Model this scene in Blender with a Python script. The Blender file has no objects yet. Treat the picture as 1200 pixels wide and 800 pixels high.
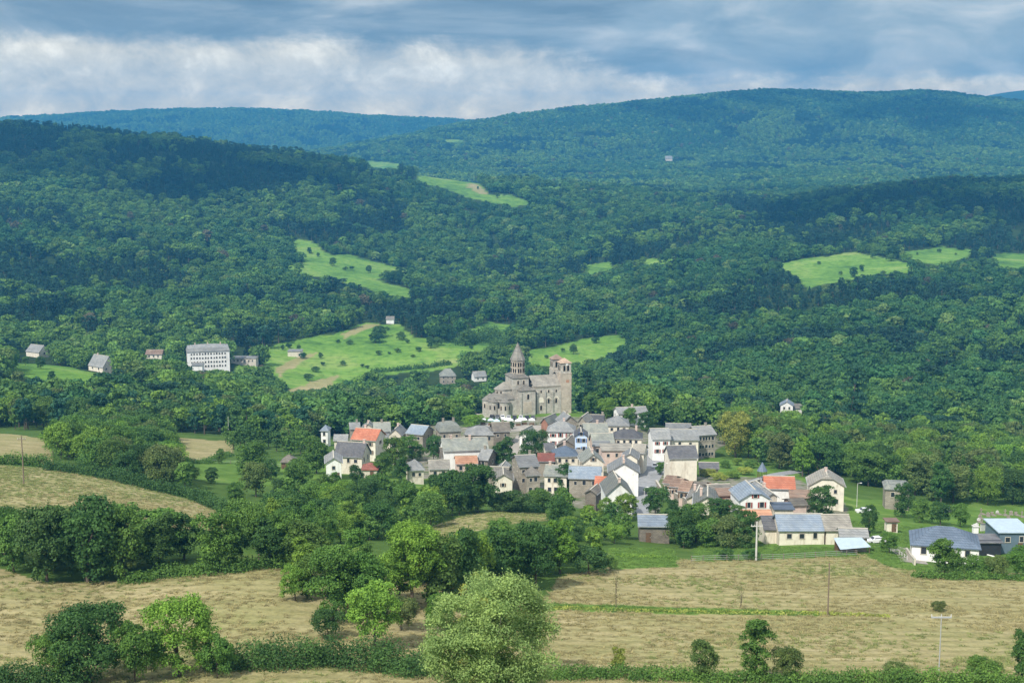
SUN_E=3.8; SUN_ANGLE=2.0; HAZE_COL=(.1,.5,1,1); HAZE_D=0.000145; EXPO=0.45; SHADE_CLOUDS=[("grey cloud over the left hill",-720,2150,-20,1500,500,330,1),("grey cloud over the far right hill",1300,4700,60,1700,1000,450,2),("grey cloud over the near right ridge",620,1950,-60,1500,330,260,3)]
import bpy, math, random
import numpy as np
rng = np.random.default_rng(7)
random.seed(7)
PI = math.pi
scene = bpy.context.scene
COL = scene.collection
# ------------------------------------------------------------------ camera
F = 1667.0                      # focal length for a 1200 px wide frame
PITCH = math.radians(8.53)
cam_d = bpy.data.cameras.new('camera'); cam = bpy.data.objects.new('camera', cam_d); COL.objects.link(cam)
cam_d.sensor_width = 36; cam_d.lens = 36 * F / 1200; cam_d.clip_start = 1; cam_d.clip_end = 60000
cam.location = (0, 0, 0); cam.rotation_euler = (PI / 2 - PITCH, 0, 0)
scene.camera = cam
CP, SP = math.cos(PITCH), math.sin(PITCH)

def ray(px, py):
    """unit-forward ray: returns (x/y, z/y)"""
    a = (np.asarray(px, float) - 600) / F; b = (400 - np.asarray(py, float)) / F
    fy = CP + b * SP; fz = -SP + b * CP
    return a / fy, fz / fy

def proj(x, y, z):
    d = y * CP - z * SP
    return 600 + F * x / d, 400 - F * (y * SP + z * CP) / d

# ------------------------------------------------------------------ terrain from landform lines
PX = [-300, 0, 100, 200, 300, 400, 500, 600, 700, 800, 900, 1000, 1100, 1200, 1500]
def L(*rows):
    return list(rows)
LAY = [
 # each: 'p' = (Y, py) along the columns, 'z' = (Y, z)
 ('z', [(1, -1.7)] * 15),
 ('z', [(60, -27)] * 15),
 ('p', [(150, 800)] * 15),
 ('p', [(205, 660), (205, 672), (205, 680), (205, 673), (207, 667), (210, 672), (215, 676), (225, 673), (235, 668), (250, 658), (255, 656), (260, 652), (240, 673), (240, 676), (240, 676)]),
 ('p', [(330, 530), (330, 545), (325, 558), (315, 580), (305, 608), (300, 617), (300, 622), (310, 607), (300, 625), (285, 645), (282, 640), (285, 636), (285, 655), (285, 650), (290, 650)]),
 ('p', [(420, 500), (420, 515), (420, 525), (430, 537), (430, 547), (420, 553), (410, 562), (400, 580), (380, 592), (400, 577), (400, 570), (380, 595), (370, 606), (380, 610), (380, 610)]),
 ('p', [(600, 470), (600, 480), (600, 482), (600, 490), (600, 500), (590, 510), (560, 500), (560, 484), (560, 485), (560, 505), (545, 522), (520, 538), (520, 545), (520, 548), (520, 548)]),
 ('z', [(700, -118), (700, -121), (700, -124), (730, -133), (750, -150), (750, -162), (740, -165), (720, -160), (720, -158), (700, -148), (700, -146), (680, -146), (680, -146), (680, -146), (680, -146)]),
 ('p', [(950, 405), (950, 410), (930, 418), (900, 431), (930, 447), (950, 455), (950, 455), (980, 442), (1000, 441), (1000, 432), (900, 441), (880, 441), (880, 441), (880, 441), (880, 441)]),
 ('p', [(1200, 340), (1200, 352), (1200, 354), (1200, 358), (1200, 372), (1180, 380), (1180, 383), (1200, 387), (1200, 396), (1200, 382), (1150, 375), (1100, 377), (1100, 374), (1100, 372), (1100, 370)]),
 ('p', [(1700, 235), (1700, 252), (1700, 254), (1700, 265), (1700, 288), (1650, 306), (1650, 326), (1700, 322), (1600, 330), (1500, 322), (1550, 303), (1550, 298), (1550, 295), (1550, 300), (1550, 300)]),
 ('r', [(2300, 142), (2300, 143), (2300, 150), (2250, 160), (2250, 177), (2300, 190), (2400, 203), (2400, 210), (2400, 217), (2400, 226), (2300, 243), (2000, 222), (2000, 213), (2000, 210), (2000, 205)]),
 ('z', [(2750, -125)] * 15),
 ('p', [(3800, 200), (3800, 200), (3800, 200), (3800, 200), (3800, 200), (3800, 197), (3800, 186), (3800, 190), (3800, 196), (3800, 198), (3800, 200), (3800, 196), (3800, 190), (3800, 185), (3800, 185)]),
 ('r', [(4400, 185), (4400, 185), (4400, 185), (4400, 185), (4400, 184), (4400, 172), (4600, 152), (4700, 137), (4800, 127), (4800, 116), (4900, 107), (4900, 107), (4900, 109), (4800, 118), (4800, 126)]),
 ('z', [(5500, -110)] * 15),
 ('r', [(6600, 140), (6600, 141), (6600, 132), (6600, 128), (6600, 126), (6600, 131), (6600, 137), (6700, 141), (6700, 150), (6700, 160), (6700, 160), (6700, 160), (6700, 160), (6700, 160), (6700, 160)]),
 ('z', [(7100, -120)] * 15),
 ('p', [(7700, 135), (7700, 137), (7700, 141), (7700, 150), (7700, 150), (7700, 150), (7700, 150), (7700, 150), (7700, 150), (7700, 150), (7700, 150), (7700, 140), (7700, 124), (7700, 101), (7700, 112)]),
 ('z', [(9000, -300)] * 15),
]
NU, NY = 620, 1100
U = np.linspace(-0.66, 0.66, NU)
YR = np.exp(np.linspace(math.log(20), math.log(8900), NY))
lay_Y = np.zeros((len(LAY), NU)); lay_Z = np.zeros((len(LAY), NU))
ker = np.exp(-0.5 * (np.arange(-30, 31) / 10.0) ** 2); ker /= ker.sum()
for k, (mode, pts) in enumerate(LAY):
    us, ys, zs = [], [], []
    for px, (Y, v) in zip(PX, pts):
        if mode == 'z':
            u, _ = ray(px, 400); z = v
        else:
            u, s = ray(px, v); z = s * Y
            if mode == 'r': z -= 9.0          # the wooded ridge line is tree tops
        us.append(float(u)); ys.append(Y); zs.append(float(z))
    yy = np.interp(U, us, ys); zz = np.interp(U, us, zs)
    yy = np.convolve(np.pad(yy, 30, 'edge'), ker, 'valid'); zz = np.convolve(np.pad(zz, 30, 'edge'), ker, 'valid')
    lay_Y[k] = yy; lay_Z[k] = zz

def pchip(x, y, xi):
    h = np.diff(x); d = np.diff(y) / h
    m = np.zeros_like(y)
    for i in range(1, len(x) - 1):
        if d[i - 1] * d[i] > 0:
            w1 = 2 * h[i] + h[i - 1]; w2 = h[i] + 2 * h[i - 1]
            m[i] = (w1 + w2) / (w1 / d[i - 1] + w2 / d[i])
    m[0] = d[0]; m[-1] = d[-1]
    j = np.clip(np.searchsorted(x, xi) - 1, 0, len(x) - 2)
    t = (xi - x[j]) / h[j]
    return ((1 + 2 * t) * (1 - t) ** 2 * y[j] + t * (1 - t) ** 2 * h[j] * m[j] + t * t * (3 - 2 * t) * y[j + 1] + t * t * (t - 1) * h[j] * m[j + 1])

# value noise
_perm = np.random.default_rng(3).random((256, 256))
def vnoise(x, y):
    xi = np.floor(x).astype(int); yi = np.floor(y).astype(int); fx = x - xi; fy = y - yi
    fx = fx * fx * (3 - 2 * fx); fy = fy * fy * (3 - 2 * fy)
    g = lambda a, b: _perm[a & 255, b & 255]
    return (g(xi, yi) * (1 - fx) + g(xi + 1, yi) * fx) * (1 - fy) + (g(xi, yi + 1) * (1 - fx) + g(xi + 1, yi + 1) * fx) * fy
def fbm(x, y, o=4):
    s = 0; a = 0.5; t = 0
    for i in range(o):
        s = s + a * (vnoise(x * 2 ** i + 17.3 * i, y * 2 ** i + 5.1 * i) - 0.5) * 2; t += a; a *= 0.5
    return s / t

ZG = np.zeros((NU, NY))
for i in range(NU):
    ZG[i] = pchip(lay_Y[:, i], lay_Z[:, i], YR)
XG = U[:, None] * YR[None, :]; YG = np.broadcast_to(YR[None, :], XG.shape)
amp = np.interp(YG, [0, 150, 250, 600, 800, 1200, 2500, 5000, 9000, 16000], [0.5, 0.6, 0.5, 0.5, 2.5, 6, 9, 22, 16, 30])
wl = np.interp(YG, [0, 600, 1200, 2500, 5000, 16000], [40, 60, 160, 260, 500, 1800])
# fixed wavelengths blended by distance so that the noise stays a world-space field
n0 = fbm(XG / 16, YG / 16, 2); n1 = fbm(XG / 45, YG / 45, 3); n2 = fbm(XG / 210 + 9, YG / 210, 4); n3 = fbm(XG / 620 + 3, YG / 620 + 8, 4)
wa = np.clip((900 - YG) / 300, 0, 1); wc = np.clip((YG - 2600) / 1200, 0, 1); wb = 1 - np.maximum(wa, wc)
ZG = ZG + amp * (wa * n1 + wb * n2 + wc * n3)

def zat(x, y):
    x = np.asarray(x, float); y = np.asarray(y, float)
    fu = np.clip((x / y - U[0]) / (U[1] - U[0]), 0, NU - 1.001); fy = np.clip((np.log(y) - math.log(20)) / (math.log(8900 / 20)) * (NY - 1), 0, NY - 1.001)
    i = fu.astype(int); j = fy.astype(int); a = fu - i; b = fy - j
    return (ZG[i, j] * (1 - a) + ZG[i + 1, j] * a) * (1 - b) + (ZG[i, j + 1] * (1 - a) + ZG[i + 1, j + 1] * a) * b

YF = np.exp(np.linspace(math.log(70), math.log(8800), 6000))
def hit(px, py, ymin=70):
    """where the line of sight through a picture point meets the ground"""
    u, s = ray(px, py)
    col = zat(u * YF, YF)
    ok = np.where((col >= s * YF) & (YF > ymin))[0]
    j = ok[0] if len(ok) else -1
    Y = YF[j]
    return np.array([u * Y, Y, float(zat(u * Y, Y))])

def in_poly(px, py, poly):
    px = np.asarray(px, float); py = np.asarray(py, float)
    r = np.zeros(np.broadcast(px, py).shape, bool); n = len(poly)
    for i in range(n):
        x1, y1 = poly[i]; x2, y2 = poly[(i + 1) % n]
        if y1 == y2: continue
        c = ((y1 > py) != (y2 > py)) & (px < (x2 - x1) * (py - y1) / (y2 - y1) + x1)
        r ^= c
    return r

# land use outlines (poly, Y range)
MEADOWS = [
 ([(305, 412), (330, 401), (380, 393), (405, 388), (430, 377), (450, 382), (470, 380), (485, 396), (528, 400), (545, 390), (572, 376), (598, 382), (600, 396), (582, 410), (545, 416), (535, 430), (430, 441), (385, 457), (345, 462), (325, 444), (310, 430)], 850, 1500),
 ([(612, 412), (660, 403), (700, 394), (728, 392), (737, 403), (715, 417), (680, 428), (615, 430)], 850, 1500),
 ([(338, 281), (362, 280), (388, 300), (405, 297), (440, 306), (482, 318), (495, 324), (440, 327), (482, 340), (482, 350), (452, 346), (420, 335), (380, 326), (340, 320), (325, 309), (352, 312), (355, 300)], 1300, 2200),
 ([(488, 204), (540, 207), (562, 214), (572, 228), (600, 228), (628, 241), (590, 241), (548, 232), (515, 220), (486, 212)], 1900, 2700),
 ([(626, 214), (660, 217), (658, 223), (628, 220)], 1900, 2700),
 ([(428, 188), (470, 192), (468, 199), (430, 197)], 1900, 5000),
 ([(904, 313), (940, 303), (1000, 296), (1040, 302), (1078, 312), (1070, 319), (1020, 323), (990, 329), (945, 338), (932, 323)], 1150, 1900),
 ([(1056, 296), (1100, 290), (1142, 294), (1136, 301), (1098, 311), (1068, 303)], 1150, 1900),
 ([(1160, 296), (1230, 299), (1230, 317), (1168, 314)], 1150, 1900),
 ([(683, 312), (715, 307), (722, 315), (690, 323)], 1150, 2000),
 ([(750, 304), (792, 302), (792, 310), (755, 312)], 1150, 2000),
 ([(18, 422), (60, 424), (118, 439), (112, 454), (60, 450), (18, 441)], 560, 860),
 ([(520, 163), (545, 164), (545, 168), (520, 167)], 3000, 6800),
 ([(935, 525), (970, 527), (968, 543), (940, 540)], 400, 620),
]
DRY = [
 ([(336, 457), (365, 448), (397, 440), (390, 450), (362, 461), (345, 464)], 850, 1250), ([(322, 431), (345, 421), (372, 412), (366, 420), (340, 432), (326, 441)], 900, 1300), ([(400, 392), (430, 379), (445, 381), (420, 390), (404, 396)], 1000, 1500), ([(560, 216), (572, 228), (560, 226), (545, 214)], 1900, 2700),
 ([(-400, 500), (0, 545), (60, 549), (130, 560), (200, 579), (260, 598), (292, 612), (285, 622), (200, 620), (100, 612), (0, 612), (-400, 620)], 225, 380),
 ([(-400, 480), (0, 506), (62, 514), (62, 545), (0, 541), (-400, 535)], 330, 470),
 ([(203, 513), (272, 518), (272, 531), (236, 541), (205, 536)], 380, 520),
 ([(480, 630), (540, 604), (600, 597), (662, 600), (645, 609), (600, 614), (545, 624), (500, 640)], 250, 370),
 ([(-400, 650), (0, 665), (55, 682), (150, 682), (260, 669), (355, 662), (640, 700), (655, 676), (720, 662), (790, 656), (1000, 650), (1030, 648), (1075, 668), (1200, 672), (1700, 672), (1700, 900), (-400, 900)], 90, 300),
]
GREEN = [
 ([(795, 560), (940, 558), (1000, 585), (1215, 590), (1215, 645), (985, 652), (985, 612), (800, 604)], 270, 480),
 ([(340, 540), (545, 560), (545, 600), (430, 585), (300, 600)], 330, 480),
 ([(715, 642), (790, 642), (795, 664), (715, 667)], 230, 330),
 ([(812, 634), (1006, 634), (1006, 652), (815, 658)], 240, 330),
 ([(985, 596), (1110, 596), (1110, 616), (985, 612)], 300, 420),
 ([(225, 538), (340, 542), (380, 560), (300, 572), (225, 560)], 330, 470),
 ([(820, 535), (940, 545), (930, 565), (820, 566)], 380, 500),
 ([(1010, 648), (1075, 650), (1100, 672), (1040, 664)], 220, 320),
 ([(566, 478), (700, 478), (700, 489), (566, 491)], 520, 620),
 ([(1130, 625), (1200, 628), (1200, 668), (1150, 660)], 240, 330),
 ([(640, 706), (800, 712), (960, 716), (960, 722), (800, 719), (640, 714)], 150, 230),
]
GX, GY = proj(XG, YG, ZG)
m_mead = np.zeros(XG.shape); m_dry = np.zeros(XG.shape); m_green = np.zeros(XG.shape)
jx = 5.0 * fbm(XG / 22, YG / 22, 4); jy = 2.4 * fbm(XG / 18 + 40, YG / 18, 4)
for poly, a, b in MEADOWS: m_mead[in_poly(GX + jx, GY + jy, poly) & (YG > a) & (YG < b)] = 1
for poly, a, b in DRY: m_dry[in_poly(GX + jx, GY + jy, poly) & (YG > a) & (YG < b)] = 1
PAVED = [([(400, 500), (460, 494), (545, 500), (640, 488), (745, 490), (765, 520), (850, 500), (850, 520), (790, 560), (770, 600), (720, 605), (660, 590), (580, 575), (540, 560), (500, 560), (420, 530)], 340, 600), ([(780, 560), (930, 560), (990, 590), (1000, 625), (900, 612), (800, 600)], 270, 460)]
m_pav = np.zeros(XG.shape)
for poly, a, b in PAVED: m_pav[in_poly(GX + jx, GY + jy, poly) & (YG > a) & (YG < b)] = 1
for poly, a, b in GREEN: m_green[in_poly(GX + jx, GY + jy, poly) & (YG > a) & (YG < b)] = 1
m_green = np.maximum(m_green, np.where((YG < 545) & (m_dry == 0) & (m_pav == 0), .55, 0))

# ------------------------------------------------------------------ materials
def new_mat(name):
    m = bpy.data.materials.new(name); m.use_nodes = True
    nt = m.node_tree; b = nt.nodes['Principled BSDF']; b.inputs['Roughness'].default_value = 0.85
    b.inputs['Specular IOR Level'].default_value = 0.25
    return m, nt, b
def N(nt, t, **kw):
    n = nt.nodes.new(t)
    for k, v in kw.items():
        if k.startswith('i_'): n.inputs[k[2:].replace('_', ' ')].default_value = v
        else: setattr(n, k, v)
    return n
def mixc(nt, fac, a, b, mode='MIX'):
    n = nt.nodes.new('ShaderNodeMix'); n.data_type = 'RGBA'; n.blend_type = mode
    for sock, v in ((0, fac), (6, a), (7, b)):
        if isinstance(v, (int, float)): n.inputs[sock].default_value = v
        elif isinstance(v, tuple): n.inputs[sock].default_value = v if len(v) == 4 else (*v, 1)
        else: nt.links.new(v, n.inputs[sock])
    return n.outputs[2]
def ramp(nt, fac, stops):
    n = nt.nodes.new('ShaderNodeValToRGB'); cr = n.color_ramp
    while len(cr.elements) < len(stops): cr.elements.new(0.5)
    for e, (p, c) in zip(cr.elements, stops): e.position = p; e.color = c if len(c) == 4 else (*c, 1)
    nt.links.new(fac, n.inputs[0]); return n.outputs[0]
def noise(nt, vec, scale, detail=4, rough=0.55, dist=0.0):
    n = N(nt, 'ShaderNodeTexNoise'); n.inputs['Scale'].default_value = scale; n.inputs['Detail'].default_value = detail
    n.inputs['Roughness'].default_value = rough; n.inputs['Distortion'].default_value = dist
    if vec is not None: nt.links.new(vec, n.inputs['Vector'])
    return n.outputs['Fac']
def objvec(nt, sc=(1, 1, 1)):
    t = N(nt, 'ShaderNodeTexCoord'); m = N(nt, 'ShaderNodeMapping'); m.inputs['Scale'].default_value = sc
    nt.links.new(t.outputs['Object'], m.inputs['Vector']); return m.outputs[0]
def bump(nt, b, h, strength=0.4, dist=0.1):
    n = N(nt, 'ShaderNodeBump'); n.inputs['Strength'].default_value = strength; n.inputs['Distance'].default_value = dist
    nt.links.new(h, n.inputs['Height']); nt.links.new(n.outputs[0], b.inputs['Normal'])

def ground_material():
    m, nt, b = new_mat('ground_cover'); b.inputs['Roughness'].default_value = 1; b.inputs['Specular IOR Level'].default_value = 0.05
    v = objvec(nt)
    vs = objvec(nt, (0.35, 1.0, 1.0))
    dry = ramp(nt, noise(nt, vs, 0.22, 7, 0.68, 0.6), [(0.3, (0.22, 0.2, 0.09)), (0.45, (0.3, 0.265, 0.13)), (0.58, (0.365, 0.315, 0.17)), (0.72, (0.45, 0.385, 0.225))])
    gpatch = ramp(nt, noise(nt, v, 0.035, 6, 0.62, 0.4), [(0.42, (0, 0, 0)), (0.68, (.7, .7, .7))])
    dry = mixc(nt, gpatch, dry, (0.24, 0.245, 0.095))
    wv = N(nt, 'ShaderNodeTexWave', wave_type='BANDS', bands_direction='Y'); wv.inputs['Scale'].default_value = 0.09; wv.inputs['Distortion'].default_value = 2.5; wv.inputs['Detail'].default_value = 3; wv.inputs['Detail Scale'].default_value = 0.3; nt.links.new(v, wv.inputs['Vector'])
    dry = mixc(nt, 1.0, dry, ramp(nt, wv.outputs['Fac'], [(0.0, (.86, .87, .84)), (0.5, (1.05, 1.04, 1.02))]), 'MULTIPLY')
    speck = ramp(nt, noise(nt, v, 1.3, 4, 0.7), [(0.3, (0.72, 0.72, 0.7)), (0.6, (1.1, 1.1, 1.1))])
    dry = mixc(nt, 1.0, dry, speck, 'MULTIPLY')
    grn = ramp(nt, noise(nt, v, 0.12, 6, 0.65), [(0.3, (0.075, 0.14, 0.025)), (0.55, (0.12, 0.21, 0.04)), (0.75, (0.2, 0.26, 0.07))])
    mead = ramp(nt, noise(nt, v, 0.013, 9, 0.74, .5), [(0.36, (0.06, 0.13, 0.03)), (0.44, (0.11, 0.22, 0.035)), (0.52, (0.15, 0.27, 0.045)), (0.6, (0.2, 0.3, 0.065)), (0.7, (0.31, 0.33, 0.13))])
    mead = mixc(nt, 1.0, mead, ramp(nt, noise(nt, v, 0.16, 5, .75), [(0.35, (.55, .62, .6)), (0.5, (1, 1, 1)), (0.7, (1.2, 1.15, 1.1))]), 'MULTIPLY')
    forest = ramp(nt, noise(nt, v, 0.05, 6, 0.7), [(0.35, (0.02, 0.035, 0.012)), (0.7, (0.045, 0.075, 0.022))])
    def att(nm):
        a = N(nt, 'ShaderNodeAttribute', attribute_name=nm); return a.outputs['Fac']
    c = mixc(nt, att('meadow'), forest, mead); c = mixc(nt, att('dry'), c, dry); c = mixc(nt, att('green'), c, grn)
    pav = ramp(nt, noise(nt, v, 0.3, 5, 0.65), [(0.38, (0.09, 0.13, 0.045)), (0.5, (0.2, 0.19, 0.14)), (0.7, (0.3, 0.28, 0.24))]); c = mixc(nt, att('paved'), c, pav)
    nt.links.new(c, b.inputs['Base Color'])
    bump(nt, b, noise(nt, v, 0.9, 5, 0.7), 0.5, 0.5)
    return m

def simple(name, col, rough=0.8, var=0.25, scale=0.8, spec=0.25, metal=0.0, bmp=0.15, stain=None):
    m, nt, b = new_mat(name); b.inputs['Roughness'].default_value = rough; b.inputs['Specular IOR Level'].default_value = spec
    b.inputs['Metallic'].default_value = metal
    v = objvec(nt)
    n = noise(nt, v, scale, 6, 0.65)
    lo = tuple(c * (1 - var) for c in col); hi = tuple(min(1, c * (1 + var)) for c in col)
    c = ramp(nt, n, [(0.3, lo), (0.7, hi)])
    if stain:
        s = ramp(nt, noise(nt, objvec(nt, (1, 1, 0.25)), 0.9, 5, 0.7), [(0.5, (0, 0, 0)), (0.72, (1, 1, 1))])
        c = mixc(nt, s, c, stain)
    nt.links.new(c, b.inputs['Base Color'])
    if bmp: bump(nt, b, noise(nt, v, scale * 6, 4, 0.6), bmp, 0.05)
    return m

def roof_material(name, c1, c2, lichen=(0.3, 0.29, 0.22), lam=0.35, spec=0.35, rough=0.6, row=0.32):
    m, nt, b = new_mat(name); b.inputs['Roughness'].default_value = rough; b.inputs['Specular IOR Level'].default_value = spec
    v = objvec(nt)
    w = N(nt, 'ShaderNodeTexBrick'); w.inputs['Scale'].default_value = 1.0
    w.inputs['Brick Width'].default_value = 0.5; w.inputs['Row Height'].default_value = row; w.inputs['Mortar Size'].default_value = 0.025
    w.inputs['Color1'].default_value = (*c1, 1); w.inputs['Color2'].default_value = (*c2, 1); w.inputs['Mortar'].default_value = (*[x * 0.55 for x in c1], 1)
    # rows follow the slope: use x (or y) against height
    sep = N(nt, 'ShaderNodeSeparateXYZ'); nt.links.new(v, sep.inputs[0]); cmb = N(nt, 'ShaderNodeCombineXYZ')
    ad = N(nt, 'ShaderNodeMath', operation='ADD'); nt.links.new(sep.outputs[0], ad.inputs[0]); nt.links.new(sep.outputs[1], ad.inputs[1])
    nt.links.new(ad.outputs[0], cmb.inputs[0]); nt.links.new(sep.outputs[2], cmb.inputs[1]); nt.links.new(cmb.outputs[0], w.inputs['Vector'])
    l = ramp(nt, noise(nt, v, 0.55, 7, 0.7), [(0.45, (0, 0, 0)), (0.75, (lam, lam, lam))])
    c = mixc(nt, l, w.outputs['Color'], lichen)
    big = ramp(nt, noise(nt, v, 0.25, 5, 0.6), [(0.3, (0.75, 0.75, 0.75)), (0.7, (1.15, 1.15, 1.15))])
    c = mixc(nt, 1.0, c, big, 'MULTIPLY')
    oi = N(nt, 'ShaderNodeObjectInfo'); c = mixc(nt, 1.0, c, ramp(nt, oi.outputs['Random'], [(0.0, (.68, .67, .66)), (0.5, (.95, .95, .93)), (1.0, (1.22, 1.2, 1.15))]), 'MULTIPLY')
    nt.links.new(c, b.inputs['Base Color']); bump(nt, b, w.outputs['Fac'], 0.25, 0.03)
    return m

def stone_material(name, c1, c2, mortar, scale=1.0, bw=0.6, rh=0.3):
    m, nt, b = new_mat(name)
    v = objvec(nt)
    sep = N(nt, 'ShaderNodeSeparateXYZ'); nt.links.new(v, sep.inputs[0]); cmb = N(nt, 'ShaderNodeCombineXYZ')
    ad = N(nt, 'ShaderNodeMath', operation='ADD'); nt.links.new(sep.outputs[0], ad.inputs[0]); nt.links.new(sep.outputs[1], ad.inputs[1])
    nt.links.new(ad.outputs[0], cmb.inputs[0]); nt.links.new(sep.outputs[2], cmb.inputs[1])
    w = N(nt, 'ShaderNodeTexBrick'); w.inputs['Scale'].default_value = scale; w.inputs['Brick Width'].default_value = bw; w.inputs['Row Height'].default_value = rh
    w.inputs['Color1'].default_value = (*c1, 1); w.inputs['Color2'].default_value = (*c2, 1); w.inputs['Mortar'].default_value = (*mortar, 1)
    w.inputs['Mortar Size'].default_value = 0.03
    nt.links.new(cmb.outputs[0], w.inputs['Vector'])
    st = ramp(nt, noise(nt, v, 0.35, 7, 0.72, 0.5), [(0.3, (0.62, 0.62, 0.62)), (0.55, (0.95, 0.95, 0.95)), (0.8, (1.2, 1.18, 1.1))])
    c = mixc(nt, 1.0, w.outputs['Color'], st, 'MULTIPLY')
    nt.links.new(c, b.inputs['Base Color']); bump(nt, b, w.outputs['Fac'], 0.4, 0.04)
    return m

def leaf_material(name, instanced):
    m, nt, b = new_mat(name)
    out = nt.nodes['Material Output']
    if instanced:
        a = N(nt, 'ShaderNodeAttribute', attribute_name='tint', attribute_type='INSTANCER'); base = a.outputs['Color']
    else:
        a = N(nt, 'ShaderNodeObjectInfo'); base = a.outputs['Color']
    sh = N(nt, 'ShaderNodeAttribute', attribute_name='leafvar')
    r = ramp(nt, sh.outputs['Fac'], [(0.0, (0.6, 0.68, 0.6)), (0.5, (1.0, 1.0, 1.0)), (1.0, (1.5, 1.4, 1.2))])
    c = mixc(nt, 1.0, base, r, 'MULTIPLY')
    nt.links.new(c, b.inputs['Base Color']); b.inputs['Roughness'].default_value = 0.65; b.inputs['Specular IOR Level'].default_value = 0.2
    tr = N(nt, 'ShaderNodeBsdfTranslucent'); nt.links.new(c, tr.inputs['Color'])
    mx = N(nt, 'ShaderNodeMixShader'); mx.inputs[0].default_value = 0.3
    nt.links.new(b.outputs[0], mx.inputs[1]); nt.links.new(tr.outputs[0], mx.inputs[2]); nt.links.new(mx.outputs[0], out.inputs['Surface'])
    return m

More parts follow.
